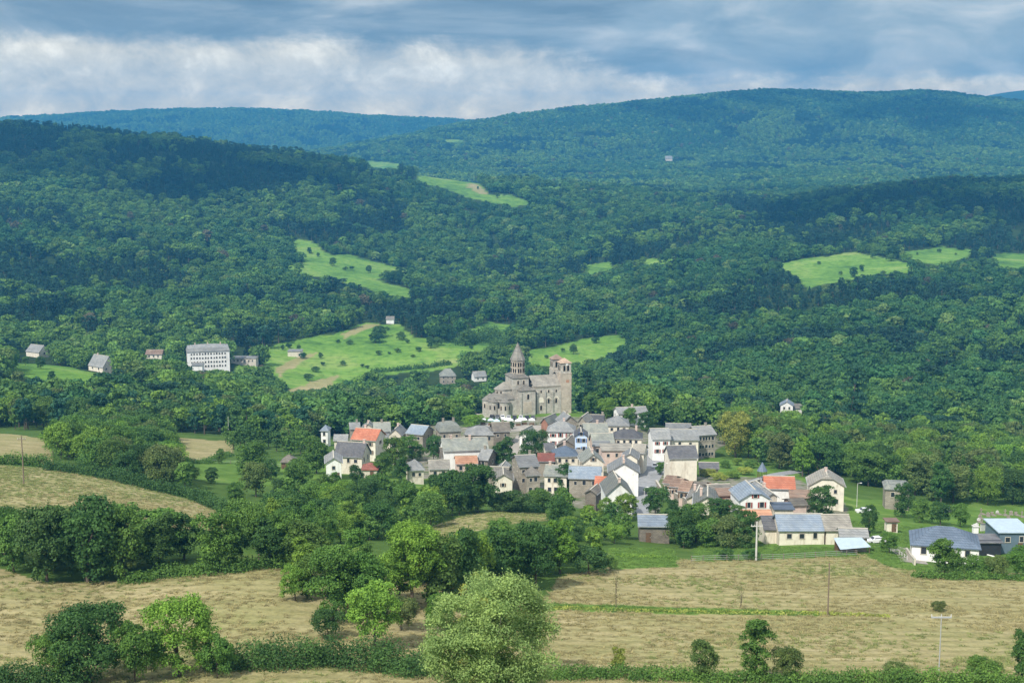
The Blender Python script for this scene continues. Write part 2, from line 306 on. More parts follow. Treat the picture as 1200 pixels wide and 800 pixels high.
M = {
 'ground': ground_material(),
 'leaf': leaf_material('foliage', False), 'leaf_i': leaf_material('woodland_foliage', True),
 'bark': simple('bark', (0.12, 0.095, 0.07), 0.9, 0.35, 2.0),
 'bark_pale': simple('pale_bark', (0.25, 0.23, 0.19), 0.9, 0.3, 2.0),
 'slate': roof_material('slate_roof', (0.195, 0.203, 0.21), (0.285, 0.29, 0.292)),
 'slate_dark': roof_material('dark_slate_roof', (0.1, 0.1, 0.112), (0.15, 0.15, 0.163), lam=0.2),
 'slate_blue': roof_material('blue_slate_roof', (0.2, 0.25, 0.32), (0.27, 0.32, 0.385), lam=0.25),
 'slate_navy': roof_material('navy_slate_roof', (0.11, 0.15, 0.21), (0.145, 0.185, 0.25), lam=0.05),
 'slate_green': roof_material('lichened_slate_roof', (0.19, 0.205, 0.19), (0.27, 0.28, 0.255), lichen=(0.33, 0.33, 0.24), lam=0.5),
 'lauze': roof_material('stone_slab_roof', (0.22, 0.205, 0.18), (0.32, 0.3, 0.262), lichen=(0.36, 0.34, 0.27), lam=0.5),
 'lauze_dark': roof_material('weathered_stone_slab_roof', (0.12, 0.105, 0.09), (0.18, 0.16, 0.135), lam=0.3),
 'tile_red': roof_material('red_tile_roof', (0.46, 0.15, 0.085), (0.56, 0.21, 0.125), lichen=(0.4, 0.2, 0.13), lam=0.3, row=0.4),
 'tile_orange': roof_material('orange_tile_roof', (0.46, 0.22, 0.13), (0.55, 0.3, 0.19), lichen=(0.4, 0.3, 0.2), lam=0.4, row=0.4),
 'tile_pale': roof_material('weathered_tower_tiles', (0.4, 0.28, 0.2), (0.5, 0.37, 0.28), lichen=(0.35, 0.32, 0.26), lam=0.5, row=0.4),
 'tile_brown': roof_material('brown_tile_roof', (0.22, 0.14, 0.1), (0.3, 0.2, 0.15), lam=0.4, row=0.4),
 'tile_rust': roof_material('rusty_red_roof', (0.25, 0.075, 0.055), (0.33, 0.11, 0.08), lam=0.2, row=0.4),
 'cream': simple('cream_render', (0.74, 0.68, 0.56), 0.9, 0.12, 0.6, stain=(0.45, 0.38, 0.29)),
 'beige': simple('beige_render', (0.62, 0.56, 0.46), 0.9, 0.15, 0.6, stain=(0.33, 0.28, 0.22)),
 'white': simple('white_render', (0.82, 0.81, 0.77), 0.85, 0.08, 0.6, stain=(0.6, 0.58, 0.53)),
 'pink': simple('pink_render', (0.58, 0.45, 0.38), 0.9, 0.12, 0.6, stain=(0.45, 0.36, 0.3)),
 'paleblue': simple('pale_blue_render', (0.55, 0.66, 0.8), 0.85, 0.06, 0.6),
 'stone': stone_material('rubble_stone', (0.33, 0.295, 0.235), (0.43, 0.385, 0.315), (0.25, 0.22, 0.17)),
 'stone_dark': stone_material('dark_rubble_stone', (0.19, 0.165, 0.135), (0.27, 0.235, 0.19), (0.15, 0.13, 0.11)),
 'ashlar': stone_material('church_ashlar', (0.43, 0.405, 0.35), (0.6, 0.56, 0.485), (0.3, 0.28, 0.24), 1.0, 0.7, 0.4),
 'ashlar_pale': stone_material('pale_church_ashlar', (0.5, 0.42, 0.33), (0.6, 0.52, 0.42), (0.4, 0.34, 0.27), 1.0, 0.7, 0.4),
 'brick': stone_material('red_brick', (0.36, 0.13, 0.08), (0.42, 0.17, 0.11), (0.3, 0.2, 0.15), 1.0, 0.35, 0.15),
 'glass': simple('window_glass', (0.025, 0.03, 0.04), 0.15, 0.3, 2.0, spec=0.6, bmp=0),
 'dark': simple('dark_opening', (0.015, 0.014, 0.013), 0.9, 0.2, 2.0, spec=0.1, bmp=0),
 'frame': simple('window_surround', (0.5, 0.46, 0.38), 0.8, 0.1, 2.0, bmp=0),
 'red': simple('red_shutter', (0.32, 0.045, 0.035), 0.6, 0.12, 2.0, bmp=0),
 'blue': simple('blue_shutter', (0.07, 0.16, 0.4), 0.6, 0.12, 2.0, bmp=0),
 'brown': simple('brown_wood', (0.14, 0.085, 0.05), 0.8, 0.3, 2.0),
 'wood': simple('weathered_pole_wood', (0.2, 0.155, 0.11), 0.9, 0.3, 2.0),
 'concrete': simple('pale_concrete', (0.55, 0.54, 0.5), 0.9, 0.12, 1.0),
 'asphalt': simple('asphalt', (0.27, 0.275, 0.28), 0.95, 0.2, 0.5, bmp=0.1),
 'gravel': simple('pale_paving', (0.33, 0.3, 0.26), 0.95, 0.2, 0.5),
 'sheet': simple('corrugated_sheet', (0.4, 0.49, 0.55), 0.4, 0.12, 0.8, spec=0.5),
 'metal_blue': simple('blue_grey_cladding', (0.12, 0.17, 0.21), 0.5, 0.12, 0.6, spec=0.4),
 'black': simple('black_cladding', (0.03, 0.032, 0.038), 0.5, 0.2, 1.0),
 'canvas': simple('white_canvas', (0.78, 0.79, 0.8), 0.8, 0.06, 1.0),
 'canvas_blue': simple('pale_blue_canvas', (0.5, 0.63, 0.72), 0.8, 0.08, 1.0),
 'steel': simple('galvanised_steel', (0.5, 0.52, 0.53), 0.45, 0.1, 2.0, spec=0.5, metal=0.3),
 'rubber': simple('tyre_rubber', (0.02, 0.02, 0.02), 0.9, 0.1, 2.0, bmp=0),
 'grass_i': leaf_material('grass_blades', True),
}
def car_paint(name, col):
    m, nt, b = new_mat(name); b.inputs['Base Color'].default_value = (*col, 1); b.inputs['Roughness'].default_value = 0.25; b.inputs['Specular IOR Level'].default_value = 0.5
    b.inputs['Coat Weight'].default_value = 0.5; return m
for n_, c_ in (('white', (0.75, 0.75, 0.75)), ('black', (0.02, 0.02, 0.025)), ('grey', (0.12, 0.125, 0.13)), ('silver', (0.4, 0.41, 0.42))):
    M['car_' + n_] = car_paint(n_ + '_car_paint', c_)

# ------------------------------------------------------------------ mesh helpers
def tag(o, label=None, cat=None, group=None, kind=None):
    if label: o['label'] = label
    if cat: o['category'] = cat
    if group: o['group'] = group
    if kind: o['kind'] = kind
    return o
def empty(name, loc, rz=0.0):
    o = bpy.data.objects.new(name, None); COL.objects.link(o); o.location = loc; o.rotation_euler = (0, 0, rz); o.empty_display_size = 0.5
    return o
def link(name, me, parent=None, loc=None):
    o = bpy.data.objects.new(name, me); COL.objects.link(o)
    if parent is not None: o.parent = parent
    if loc is not None: o.location = loc
    return o
def mesh_np(name, V, Fc, mat, attrs=None):
    """V (n,3), Fc (m,k) constant polygon size"""
    me = bpy.data.meshes.new(name); n, k = Fc.shape
    me.vertices.add(len(V)); me.vertices.foreach_set('co', np.ascontiguousarray(V, np.float32).ravel())
    me.loops.add(n * k); me.loops.foreach_set('vertex_index', np.ascontiguousarray(Fc, np.int32).ravel())
    me.polygons.add(n); me.polygons.foreach_set('loop_start', np.arange(0, n * k, k, dtype=np.int32))
    for nm, (dom, arr) in (attrs or {}).items():
        a = me.attributes.new(nm, 'FLOAT', dom); a.data.foreach_set('value', np.ascontiguousarray(arr, np.float32))
    me.update(calc_edges=True); me.materials.append(mat)
    return me
class MB:
    def __init__(s): s.v = []; s.f = []
    def add(s, vs, fs):
        o = len(s.v); s.v += [tuple(map(float, p)) for p in vs]; s.f += [tuple(i + o for i in f) for f in fs]; return s
    def box(s, x0, x1, y0, y1, z0, z1):
        return s.add([(x0, y0, z0), (x1, y0, z0), (x1, y1, z0), (x0, y1, z0), (x0, y0, z1), (x1, y0, z1), (x1, y1, z1), (x0, y1, z1)],
                     [(0, 3, 2, 1), (4, 5, 6, 7), (0, 1, 5, 4), (1, 2, 6, 5), (2, 3, 7, 6), (3, 0, 4, 7)])
    def tube(s, p0, p1, r0, r1, n=8, caps=True):
        p0 = np.array(p0, float); p1 = np.array(p1, float); d = p1 - p0; d /= np.linalg.norm(d)
        a = np.cross(d, (0, 0, 1) if abs(d[2]) < 0.9 else (1, 0, 0)); a /= np.linalg.norm(a); b = np.cross(d, a)
        vs = []
        for p, r in ((p0, r0), (p1, r1)):
            for i in range(n):
                t = 2 * PI * i / n; vs.append(p + r * (a * math.cos(t) + b * math.sin(t)))
        fs = [(i, (i + 1) % n, n + (i + 1) % n, n + i) for i in range(n)]
        if caps: fs += [tuple(range(n))[::-1], tuple(range(n, 2 * n))]
        return s.add(vs, fs)
    def prism(s, cx, cy, r0, r1, z0, z1, n, a0=0.0, a1=2 * PI, sx=1.0, sy=1.0):
        """closed n-gon prism / frustum (or a sector of it)"""
        full = abs(a1 - a0 - 2 * PI) < 1e-6; k = n if full else n + 1
        ang = [a0 + (a1 - a0) * i / n for i in range(k)]
        vs = [(cx + sx * r0 * math.cos(t), cy + sy * r0 * math.sin(t), z0) for t in ang]
        if r1 > 1e-6:
            vs += [(cx + sx * r1 * math.cos(t), cy + sy * r1 * math.sin(t), z1) for t in ang]
            fs = [(i, (i + 1) % k, k + (i + 1) % k, k + i) for i in range(k)] + [tuple(range(k))[::-1], tuple(range(k, 2 * k))]
        else:
            vs += [(cx, cy, z1)]; fs = [(i, (i + 1) % k, k) for i in range(k)] + [tuple(range(k))[::-1]]
        return s.add(vs, fs)
    def shell(s, vs, faces, t):
        """roof surface given thickness t downwards"""
        o = len(s.v); n = len(vs); s.v += [tuple(map(float, p)) for p in vs] + [(p[0], p[1], p[2] - t) for p in vs]
        cnt = {}
        for f in faces:
            s.f.append(tuple(i + o for i in f)); s.f.append(tuple(i + o + n for i in reversed(f)))
            for a, b in zip(f, f[1:] + f[:1]): cnt[(a, b)] = 1
        for (a, b) in cnt:
            if (b, a) not in cnt: s.f.append((b + o, a + o, a + o + n, b + o + n))
        return s
    def mesh(s, name, mat, smooth=False):
        me = bpy.data.meshes.new(name); me.from_pydata(s.v, [], s.f); me.update(); me.materials.append(mat)
        if smooth: me.shade_smooth()
        return me
    def build(s, name, mat, parent=None, smooth=False):
        return link(name, s.mesh(name, mat, smooth), parent)

# ------------------------------------------------------------------ ground and hills meshes
jsplit = int(np.searchsorted(YR, 720))
jfar = int(np.searchsorted(YR, 2750)); j14 = int(np.searchsorted(YR, 7000))
def grid_obj(name, j0, j1, label):
    X = XG[:, j0:j1 + 1]; Y = YG[:, j0:j1 + 1]; Z = ZG[:, j0:j1 + 1]; nj = j1 - j0 + 1
    V = np.stack([X, Y, Z], -1).reshape(-1, 3)
    idx = np.arange(NU * nj).reshape(NU, nj)
    Fc = np.stack([idx[:-1, :-1], idx[1:, :-1], idx[1:, 1:], idx[:-1, 1:]], -1).reshape(-1, 4)
    me = mesh_np(name, V, Fc, M['ground'], {'meadow': ('POINT', m_mead[:, j0:j1 + 1].ravel()), 'dry': ('POINT', m_dry[:, j0:j1 + 1].ravel()), 'green': ('POINT', m_green[:, j0:j1 + 1].ravel()), 'paved': ('POINT', m_pav[:, j0:j1 + 1].ravel())})
    me.shade_smooth()
    return tag(link(name, me), label, 'terrain', kind='structure')
grid_obj('ground', 0, jsplit, 'dry hay meadows, pasture and village ground falling towards the valley')
grid_obj('hills', jsplit, jfar, 'wooded valley sides with green pastures behind the village')
grid_obj('distant_hills', jfar, j14, 'blue wooded hills closing the valley')
grid_obj('horizon_hills', j14, NY - 1, 'faint blue mountain on the horizon at the right edge')
# ------------------------------------------------------------------ buildings
RECTS = []     # screen extents of buildings, used only to leave real gaps between trees where the village opens to the viewer
def obox(mb, c, t, n, w, n0, n1, z0, z1):
    """box on a wall: centre c, wall tangent t, outward normal n"""
    vs = []
    for z in (z0, z1):
        for a, b in ((-w / 2, n0), (w / 2, n0), (w / 2, n1), (-w / 2, n1)):
            vs.append((c[0] + t[0] * a + n[0] * b, c[1] + t[1] * a + n[1] * b, z))
    mb.add(vs, [(0, 3, 2, 1), (4, 5, 6, 7), (0, 1, 5, 4), (1, 2, 6, 5), (2, 3, 7, 6), (3, 0, 4, 7)])

def roof_surface(kind, lx, ly, h, r, o=0.4, inset=None, clip=0.3, shift=0.0):
    a, b = lx / 2 + o, ly / 2 + o; k = r / (ly / 2) if kind != 'mono' else r / ly
    zE = h - o * k; zR = h + r
    if kind == 'flat':
        return [(-a, -b, h + .12), (a, -b, h + .12), (a, b, h + .2), (-a, b, h + .2)], [(0, 1, 2, 3)]
    if kind == 'mono':
        return [(-a, -b, zE), (a, -b, zE), (a, b, zR + o * k), (-a, b, zR + o * k)], [(0, 1, 2, 3)]
    if kind == 'hip':
        i = inset if inset is not None else ly * 0.42
        if i >= a - 0.2: return [(-a, -b, zE), (a, -b, zE), (a, b, zE), (-a, b, zE), (0, 0, zR)], [(0, 1, 4), (1, 2, 4), (2, 3, 4), (3, 0, 4)]
        return [(-a, -b, zE), (a, -b, zE), (a, b, zE), (-a, b, zE), (-a + i, 0, zR), (a - i, 0, zR)], [(0, 1, 5, 4), (1, 2, 5), (2, 3, 4, 5), (3, 0, 4)]
    if kind == 'half':
        f = clip; y = b * f; zc = zR - f * (zR - zE); i = r * f * 0.9
        return [(-a, -b, zE), (a, -b, zE), (a, -y, zc), (a - i, 0, zR), (-a + i, 0, zR), (-a, -y, zc), (a, b, zE), (-a, b, zE), (-a, y, zc), (a, y, zc)], \
               [(0, 1, 2, 3, 4, 5), (6, 7, 8, 4, 3, 9), (2, 9, 3), (8, 5, 4)]
    if kind == 'mansard':
        a2, b2 = a - 0.9, b - 0.9; z1 = h + r * 0.62; a3 = a2 * 0.35
        return [(-a, -b, h), (a, -b, h), (a, b, h), (-a, b, h), (-a2, -b2, z1), (a2, -b2, z1), (a2, b2, z1), (-a2, b2, z1), (-a3, 0, zR), (a3, 0, zR)], \
               [(0, 1, 5, 4), (1, 2, 6, 5), (2, 3, 7, 6), (3, 0, 4, 7), (4, 5, 9, 8), (5, 6, 9), (6, 7, 8, 9), (7, 4, 8)]
    s = shift * ly                       # saddle
    return [(-a, -b, zE), (a, -b, zE), (a, s, zR), (-a, s, zR), (a, b, zE), (-a, b, zE)], [(0, 1, 2, 3), (3, 2, 4, 5)]

def house(label, px, ev, rd, wpx, h, d, kind='gable', g=0, rot=0.0, wall='cream', roof='slate', wins=(), chim=(), door=None,
          name='house', cat='house', group=None, shutter=None, Y=None, inset=None, o=0.4, clip=0.3, gwin=False, frame='frame'):
    """px: middle of the front, ev / rd: picture rows of the eave and of the ridge, wpx: width; h, d: wall height and depth in metres"""
    if rot == 0.0 and name == 'house': rot = random.uniform(-6, 6)
    ymin = Y; Y = None
    if Y is None:
        pb = ev + h * F / (ymin or 400)
        for _ in range(4):
            p = hit(px, pb, (ymin or 100) * .72); pb = ev + h * F * 0.97 / p[1]
        Y = p[1]
    u, s_ = ray(px, ev); x0, z0 = u * Y, s_ * Y - h          # base height set by the eave line
    S = Y / F; ra = math.radians(rot)
    W = max(2.5, (wpx * S - abs(math.sin(ra)) * d) / math.cos(ra))
    tv = -float(s_)
    rise = (ev - rd) * S / 0.97
    r = rise if g else rise - (d / 2) * tv
    if g: r = max(rise - d * .8 * tv, .3 * W)
    if kind == 'mono': r = rise - d * tv
    r = max(r, 0.25 if kind in ('mono', 'flat') else 0.9)
    cx = x0 - math.sin(ra) * d / 2; cy = Y + math.cos(ra) * d / 2
    rt = ra + (PI / 2 if g else 0)
    root = empty(name, (cx, cy, z0), rt); tag(root, label, cat, group)
    lx, ly = (d, W) if g else (W, d)
    # walls: closed, with the gable ends carried up under the roof
    mb = MB(); hx, hy = lx / 2, ly / 2; b = -3.0 if Y < 600 else -6.0
    if kind == 'mono':
        vs = [(-hx, -hy, b), (hx, -hy, b), (hx, hy, b), (-hx, hy, b), (-hx, -hy, h), (hx, -hy, h), (hx, hy, h + r), (-hx, hy, h + r)]
        mb.add(vs, [(0, 3, 2, 1), (4, 5, 6, 7), (0, 1, 5, 4), (1, 2, 6, 5), (2, 3, 7, 6), (3, 0, 4, 7)])
    elif kind in ('hip', 'mansard', 'flat'):
        mb.box(-hx, hx, -hy, hy, b, h)
    else:
        f = clip if kind == 'half' else 0.0
        if f == 0:
            vs = [(-hx, -hy, b), (hx, -hy, b), (hx, hy, b), (-hx, hy, b), (-hx, -hy, h), (hx, -hy, h), (hx, hy, h), (-hx, hy, h), (-hx, 0, h + r), (hx, 0, h + r)]
            mb.add(vs, [(0, 3, 2, 1), (0, 1, 5, 4), (2, 3, 7, 6), (1, 2, 6, 9, 5), (3, 0, 4, 8, 7), (4, 5, 9, 8), (8, 9, 6, 7)])
        else:
            zc = h + r * (1 - f); y = hy * f
            vs = [(-hx, -hy, b), (hx, -hy, b), (hx, hy, b), (-hx, hy, b), (-hx, -hy, h), (hx, -hy, h), (hx, hy, h), (-hx, hy, h), (-hx, -y, zc), (hx, -y, zc), (hx, y, zc), (-hx, y, zc)]
            mb.add(vs, [(0, 3, 2, 1), (0, 1, 5, 4), (2, 3, 7, 6), (1, 2, 6, 10, 9, 5), (3, 0, 4, 8, 11, 7), (4, 5, 9, 8), (8, 9, 10, 11), (11, 10, 6, 7)])
    mb.build('wall', M[wall], root)
    vs, fs = roof_surface(kind, lx, ly, h, r, o, inset, clip)
    T = 0.2; lift = T + 0.03
    vs = [(x, y, z + lift) for x, y, z in vs]
    rb = MB().shell(vs, fs, T); ro = rb.build('roof', M[roof], root)
    if kind in ('gable', 'half') and lx > 5:      # pale ridge capping
        cap = MB(); il = (r * clip * 0.9 if kind == 'half' else 0)
        cap.box(-lx / 2 - o + il, lx / 2 + o - il, -0.16, 0.16, h + r + lift - 0.06, h + r + lift + 0.1); cap.build('ridge_cap', M['frame'], ro)
    if kind in ('gable', 'hip', 'half') and h > 3.2:
        ze = h + .05 - (r / (ly / 2)) * o; yg = ly / 2 + o + .07
        for sg in ((-1, 1) if g else (-1,)): MB().box(-lx / 2 - o, lx / 2 + o, sg * yg - .06, sg * yg + .06, ze - .04, ze + .08).build('gutter', M['steel'], ro)  # gutter added to give a shading line along the eave
    for (fx, fy) in chim:
        X, Yc = fx * lx / 2, fy * ly / 2
        zb = h + r * (1 - abs(fy)) - 0.5; zt = h + r + 1.1
        c = MB(); c.box(X - .35, X + .35, Yc - .3, Yc + .3, zb, zt); c.box(X - .42, X + .42, Yc - .37, Yc + .37, zt, zt + .12)
        co = c.build('chimney', M['stone' if wall.startswith('stone') else 'pink'], ro)
        for q in (-.16, .16): MB().tube((X + q, Yc, zt + .12), (X + q, Yc, zt + .5), .1, .09).build('chimney_pot', M['tile_orange'], co) if False else c
    if g: faces = {'F': ((-hx, 0), (0, -1), (-1, 0), ly), 'R': ((0, -hy), (1, 0), (0, -1), lx), 'L': ((0, hy), (-1, 0), (0, 1), lx)}
    else: faces = {'F': ((0, -hy), (1, 0), (0, -1), lx), 'R': ((hx, 0), (0, 1), (1, 0), ly), 'L': ((-hx, 0), (0, -1), (-1, 0), ly)}
    def window(face, along, z, w=None, hh=None, shut=shutter):
        w = w or random.choice((.75, .85, .95)); hh = hh or random.choice((1.0, 1.2, 1.3)); along += random.uniform(-.15, .15)
        c, t, n, fw = faces[face]; c = (c[0] + t[0] * along, c[1] + t[1] * along)
        f_ = MB(); q = 0.12
        for sg in (-1, 1):
            cc = (c[0] + t[0] * sg * (w / 2 + q / 2), c[1] + t[1] * sg * (w / 2 + q / 2)); obox(f_, cc, t, n, q, -.02, .07, z, z + hh)
        obox(f_, c, t, n, w + 2 * q, -.02, .07, z + hh, z + hh + q); obox(f_, c, t, n, w + 2 * q + .1, -.02, .12, z - q, z)
        fo = f_.build('window', M[frame], root)
        p_ = MB(); obox(p_, c, t, n, w, -.01, .02, z, z + hh); p_.build('pane', M['glass'], fo)
        if shut:
            for sg in (-1, 1):
                s2 = MB(); cc = (c[0] + t[0] * sg * (w * 0.78 + .1), c[1] + t[1] * sg * (w * 0.78 + .1)); obox(s2, cc, t, n, w * 0.36, .075, .12, z - .02, z + hh + .02)
                s2.build('shutter', M[shut], fo)
    for wv in wins:
        face, n_, rows = wv[:3]; off = wv[3] if len(wv) > 3 else 0
        fw = faces[face][3]
        for ri in range(rows):
            z = h - (1.75 if h < 3.5 else 2.0) - 2.75 * ri
            if z < 0.1: continue
            for i in range(n_):
                window(face, ((i + 0.5) / n_ - 0.5) * fw * 0.86 + off, z)
    if gwin and g: window('F', 0, h + r * 0.18, 0.8, 1.1)
    if door:
        c, t, n, fw = faces['F']; along = door * fw / 2; c = (c[0] + t[0] * along, c[1] + t[1] * along)
        dm = MB(); obox(dm, c, t, n, 1.1, -.02, .05, 0.02, 2.1); do = dm.build('door', M['brown'], root)
        hm = MB(); obox(hm, (c[0] + t[0] * .4, c[1] + t[1] * .4), t, n, .1, .05, .1, 1.0, 1.15); hm.build('handle', M['steel'], do)
    pyb = ev + h * F / Y
    RECTS.append((px - wpx / 2, px + wpx / 2, rd, pyb, Y, ev))
    return root

H = house
# --- left end of the village
H('white gabled house with a grey slate roof at the left end of the village', 391, 542, 530, 23, 5.0, 9, g=1, rot=8, wall='white', roof='slate', wins=[('F', 1, 1)], door=.5)
H('long dark slate roofed house with a cream gable, just below the bright red roof', 408, 534, 518, 40, 5.5, 8, rot=-12, wall='cream', roof='slate_dark', wins=[('F', 3, 1), ('R', 2, 2)], chim=[(.9, 0)])
H('cream house with the bright red tiled roof at the left of the village', 426, 515, 502, 38, 7, 9, rot=-16, wall='cream', roof='tile_red', wins=[('F', 3, 2), ('R', 1, 1)], chim=[(-.3, .1)], shutter='brown')
H('tiny white tower house standing apart left of the bright red roof', 380, 504, 498, 9, 6, 4.5, kind='hip', wall='white', roof='slate_blue', wins=[('F', 1, 2)], inset=3)
H('low grey roofed shed between the white tower house and the dark slate roof', 399, 516, 509, 15, 3, 5, wall='beige', roof='slate', wins=[('F', 1, 1)], name='shed', cat='shed', door=.4)
H('grey roofed house peeping over the left end of the bright red roof', 416, 502, 495, 14, 5, 6, rot=10, wall='stone', roof='slate', chim=[(.5, 0)])
H('small grey roofed house directly behind the bright red roof', 431, 501, 494, 13, 5, 6, g=1, wall='beige', roof='slate_green', wins=[('F', 1, 1)], chim=[(-.4, 0)])
H('stone house with a mossy green-grey roof right of the bright red roof', 448, 505, 495, 22, 6, 8, rot=8, wall='stone', roof='slate_green', wins=[('F', 3, 1)], chim=[(0, 0)])
H('house with a bluish slate roof between the mossy roof and the blue roofed stone gable', 463, 509, 498, 18, 6, 8, g=1, rot=-8, wall='beige', roof='slate', wins=[('F', 2, 2)], chim=[(.2, 0)])
H('stone gabled house under a clean blue slate roof left of the turreted house', 486, 508, 498, 31, 6, 8, rot=-24, wall='stone', roof='slate_blue', wins=[('R', 1, 1), ('F', 2, 1)])
H('small rusty red roofed outbuilding among trees below the cream gable', 433, 550, 542, 18, 2.6, 6, kind='hip', wall='beige', roof='tile_rust', name='outbuilding', cat='outbuilding', door=.3)
H('grey hip roofed cottage standing alone among trees below the left houses', 488, 550, 538, 23, 4.2, 7, kind='hip', rot=12, wall='beige', roof='slate', wins=[('F', 2, 1), ('L', 1, 1)])
H('low house with a pale weathered roof beside the brick and orange roofed pair', 515, 549, 539, 26, 4, 7, rot=6, wall='beige', roof='lauze', wins=[('F', 2, 1)])
H('stone house with a steep mansard slate roof on the slope left of the church', 528, 506, 493, 31, 6, 8, kind='mansard', rot=14, wall='stone', roof='slate_green', wins=[('F', 3, 1), ('L', 2, 1)], chim=[(-.5, 0), (.5, 0)])
H('wide low house with a dark hipped slate roof right of the mansard roofed house', 562, 509, 499, 37, 4, 9, kind='hip', rot=-4, wall='stone', roof='slate', wins=[('F', 4, 1)])
H('dark stone house with a patched brown roof at the end of the market stalls', 588, 505, 495, 23, 5, 8, rot=8, wall='stone_dark', roof='lauze_dark', wins=[('F', 2, 1)], chim=[(.3, 0)])
H('long house with a broad mossy grey roof and a white gable end at its left', 546, 527, 513, 58, 6.5, 9, rot=10, wall='white', roof='slate_green', wins=[('L', 1, 1)], chim=[(.25, -.2), (-.6, 0)])
H('small brown stone house in front of the white gable of the long mossy roof', 530, 535, 524, 29, 4, 6, rot=12, wall='stone_dark', roof='lauze_dark', wins=[('F', 2, 1)], chim=[(.6, 0)])
H('house under the pale orange tiled roof at the left of the big tree', 547, 543, 534, 27, 4, 7, rot=6, wall='pink', roof='tile_orange', wins=[('F', 3, 1)], door=.4)
H('brown gabled house with a bluish roof right of the orange tiled roof', 566, 538, 526, 22, 5, 8, rot=-20, wall='stone_dark', roof='slate', wins=[('R', 1, 1), ('F', 1, 1)], chim=[(-.5, 0)])
H('small slate roofed house squeezed against the dark tree, behind the cream gable', 588, 549, 541, 14, 4.5, 6, g=1, rot=-10, wall='stone', roof='slate')
H('low grey-brown roofed wing behind the small cream gable', 583, 556, 547, 26, 4, 7, rot=-10, wall='stone', roof='lauze', wins=[('F', 1, 1)])
H('small cream gabled house with one double window beside the hedge', 590, 562, 556, 22, 4.5, 8, g=1, wall='cream', roof='lauze', wins=[('F', 1, 1)], shutter='brown')
# --- middle
H('red brick gabled barn with a green-grey roof beside the church lawn', 638, 495, 485, 20, 5, 9, g=1, rot=-26, wall='brick', roof='slate_green', wins=[('R', 2, 1)], name='barn', cat='barn')
H('slate roofed stone house with a white verge right of the brick barn', 668, 495, 483, 24, 6, 8, g=1, rot=14, wall='stone', roof='slate', wins=[('F', 2, 1)], chim=[(0, 0)])
H('ochre stone house with bare walls just below the right end of the church', 682, 494, 484, 16, 8, 8, g=1, rot=-18, wall='stone', roof='lauze', wins=[('F', 2, 2)])
H('house with a dark slate roof uphill of the pale grey-green roofs', 696, 497, 486, 24, 5, 8, rot=-6, wall='stone', roof='slate_dark', chim=[(.9, 0)])
H('house with a broad pale grey-green roof between dark slates and the pyramid roof', 699, 509, 496, 30, 5, 8, rot=5, wall='beige', roof='slate_green', wins=[('F', 3, 1)], chim=[(.2, 0)])
H('white house with two red framed windows above the stone ridge', 657, 505, 494, 34, 6.5, 8, kind='hip', rot=-5, wall='white', roof='slate', wins=[('F', 3, 2)], shutter='red', chim=[(.2, .2)])
H('tall narrow pale blue house with blue shutters and a blue ground floor', 681, 511, 502, 15, 9, 7, g=1, wall='paleblue', roof='slate_dark', wins=[('F', 2, 3)], shutter='blue', gwin=True)
H('stone house with a brown slab roof directly above the blue-slate hip roof', 664, 523, 512, 31, 5, 8, g=1, rot=-14, wall='stone_dark', roof='lauze_dark', wins=[('F', 2, 1)], chim=[(.1, .1)])
H('cream house with a blue-slate hip roof and two dark windows, centre of the village', 664, 534, 522, 30, 6, 8, kind='hip', wall='cream', roof='slate_navy', wins=[('F', 3, 2)], inset=4, chim=[(0, .4)])
H('rusty red roof between the large stone house and the blue-slate hip roof', 640, 540, 531, 19, 5, 7, wall='stone', roof='tile_rust')
H('large stone house with a long slate roof behind the cream houses', 620, 546, 533, 32, 8, 11, rot=12, wall='stone', roof='slate', wins=[('F', 3, 2), ('L', 2, 2)], chim=[(.6, .2)])
H('stone lean-to with a grey-brown hipped roof on the right of the large stone house', 625, 556, 546, 20, 6, 6, kind='hip', rot=10, wall='stone', roof='lauze', wins=[('F', 2, 2)])
H('cream two storey house with a grey roof and four small windows', 651, 557, 545, 33, 6, 9, rot=-10, wall='cream', roof='slate_green', wins=[('F', 3, 2), ('R', 1, 1)], chim=[(-.7, 0)])
H('cream gabled house with a single red gable window below the pale blue house', 695, 542, 525, 28, 6, 10, g=1, rot=4, wall='cream', roof='slate_green', wins=[('F', 2, 1)], gwin=True, shutter='brown', chim=[(-.5, 0)])
H('stone house with a flat bright blue slate roof and three dark openings', 685, 560, 546, 40, 5.5, 8, rot=-6, wall='stone', roof='slate_blue', wins=[('F', 3, 1)], chim=[(-.3, .2)])
H('house with a small orange-red roof wedged between the blue slate and white gables', 704, 572, 558, 19, 4, 7, rot=-10, wall='stone_dark', roof='tile_red', wins=[('F', 1, 1)])
H('old stone shed at the foot of the orange-red roof', 692, 578, 569, 22, 5, 6, g=1, rot=-20, wall='stone_dark', roof='lauze_dark', name='shed', cat='shed', door=.3)
H('foremost white gabled house with a slate roof beside the grey street', 726, 579, 554, 34, 6, 12, g=1, wall='white', roof='slate_green', wins=[('F', 1, 1)], chim=[(-.9, 0)])
H('white gabled house with a square stone chimney breast behind the foremost white gable', 731, 553, 537, 37, 7, 9, g=1, rot=-3, wall='white', roof='slate', wins=[('R', 3, 2)], chim=[(-.92, 0), (.3, 0)])
H('narrow gabled house with a pale skylit roof beside the top of the street', 738, 537, 527, 22, 6, 8, g=1, rot=-8, wall='cream', roof='slate', wins=[('R', 2, 2)])
H('cream walled house closing the bend of the street', 748, 530, 520, 19, 6.5, 7, rot=-14, wall='cream', roof='lauze', wins=[('F', 1, 1), ('R', 2, 1)])
H('pinkish flat fronted house with a straight pale roof edge above the skylit roof', 723, 528, 520, 36, 5, 6, kind='mono', wall='pink', roof='lauze', wins=[('F', 3, 1)])
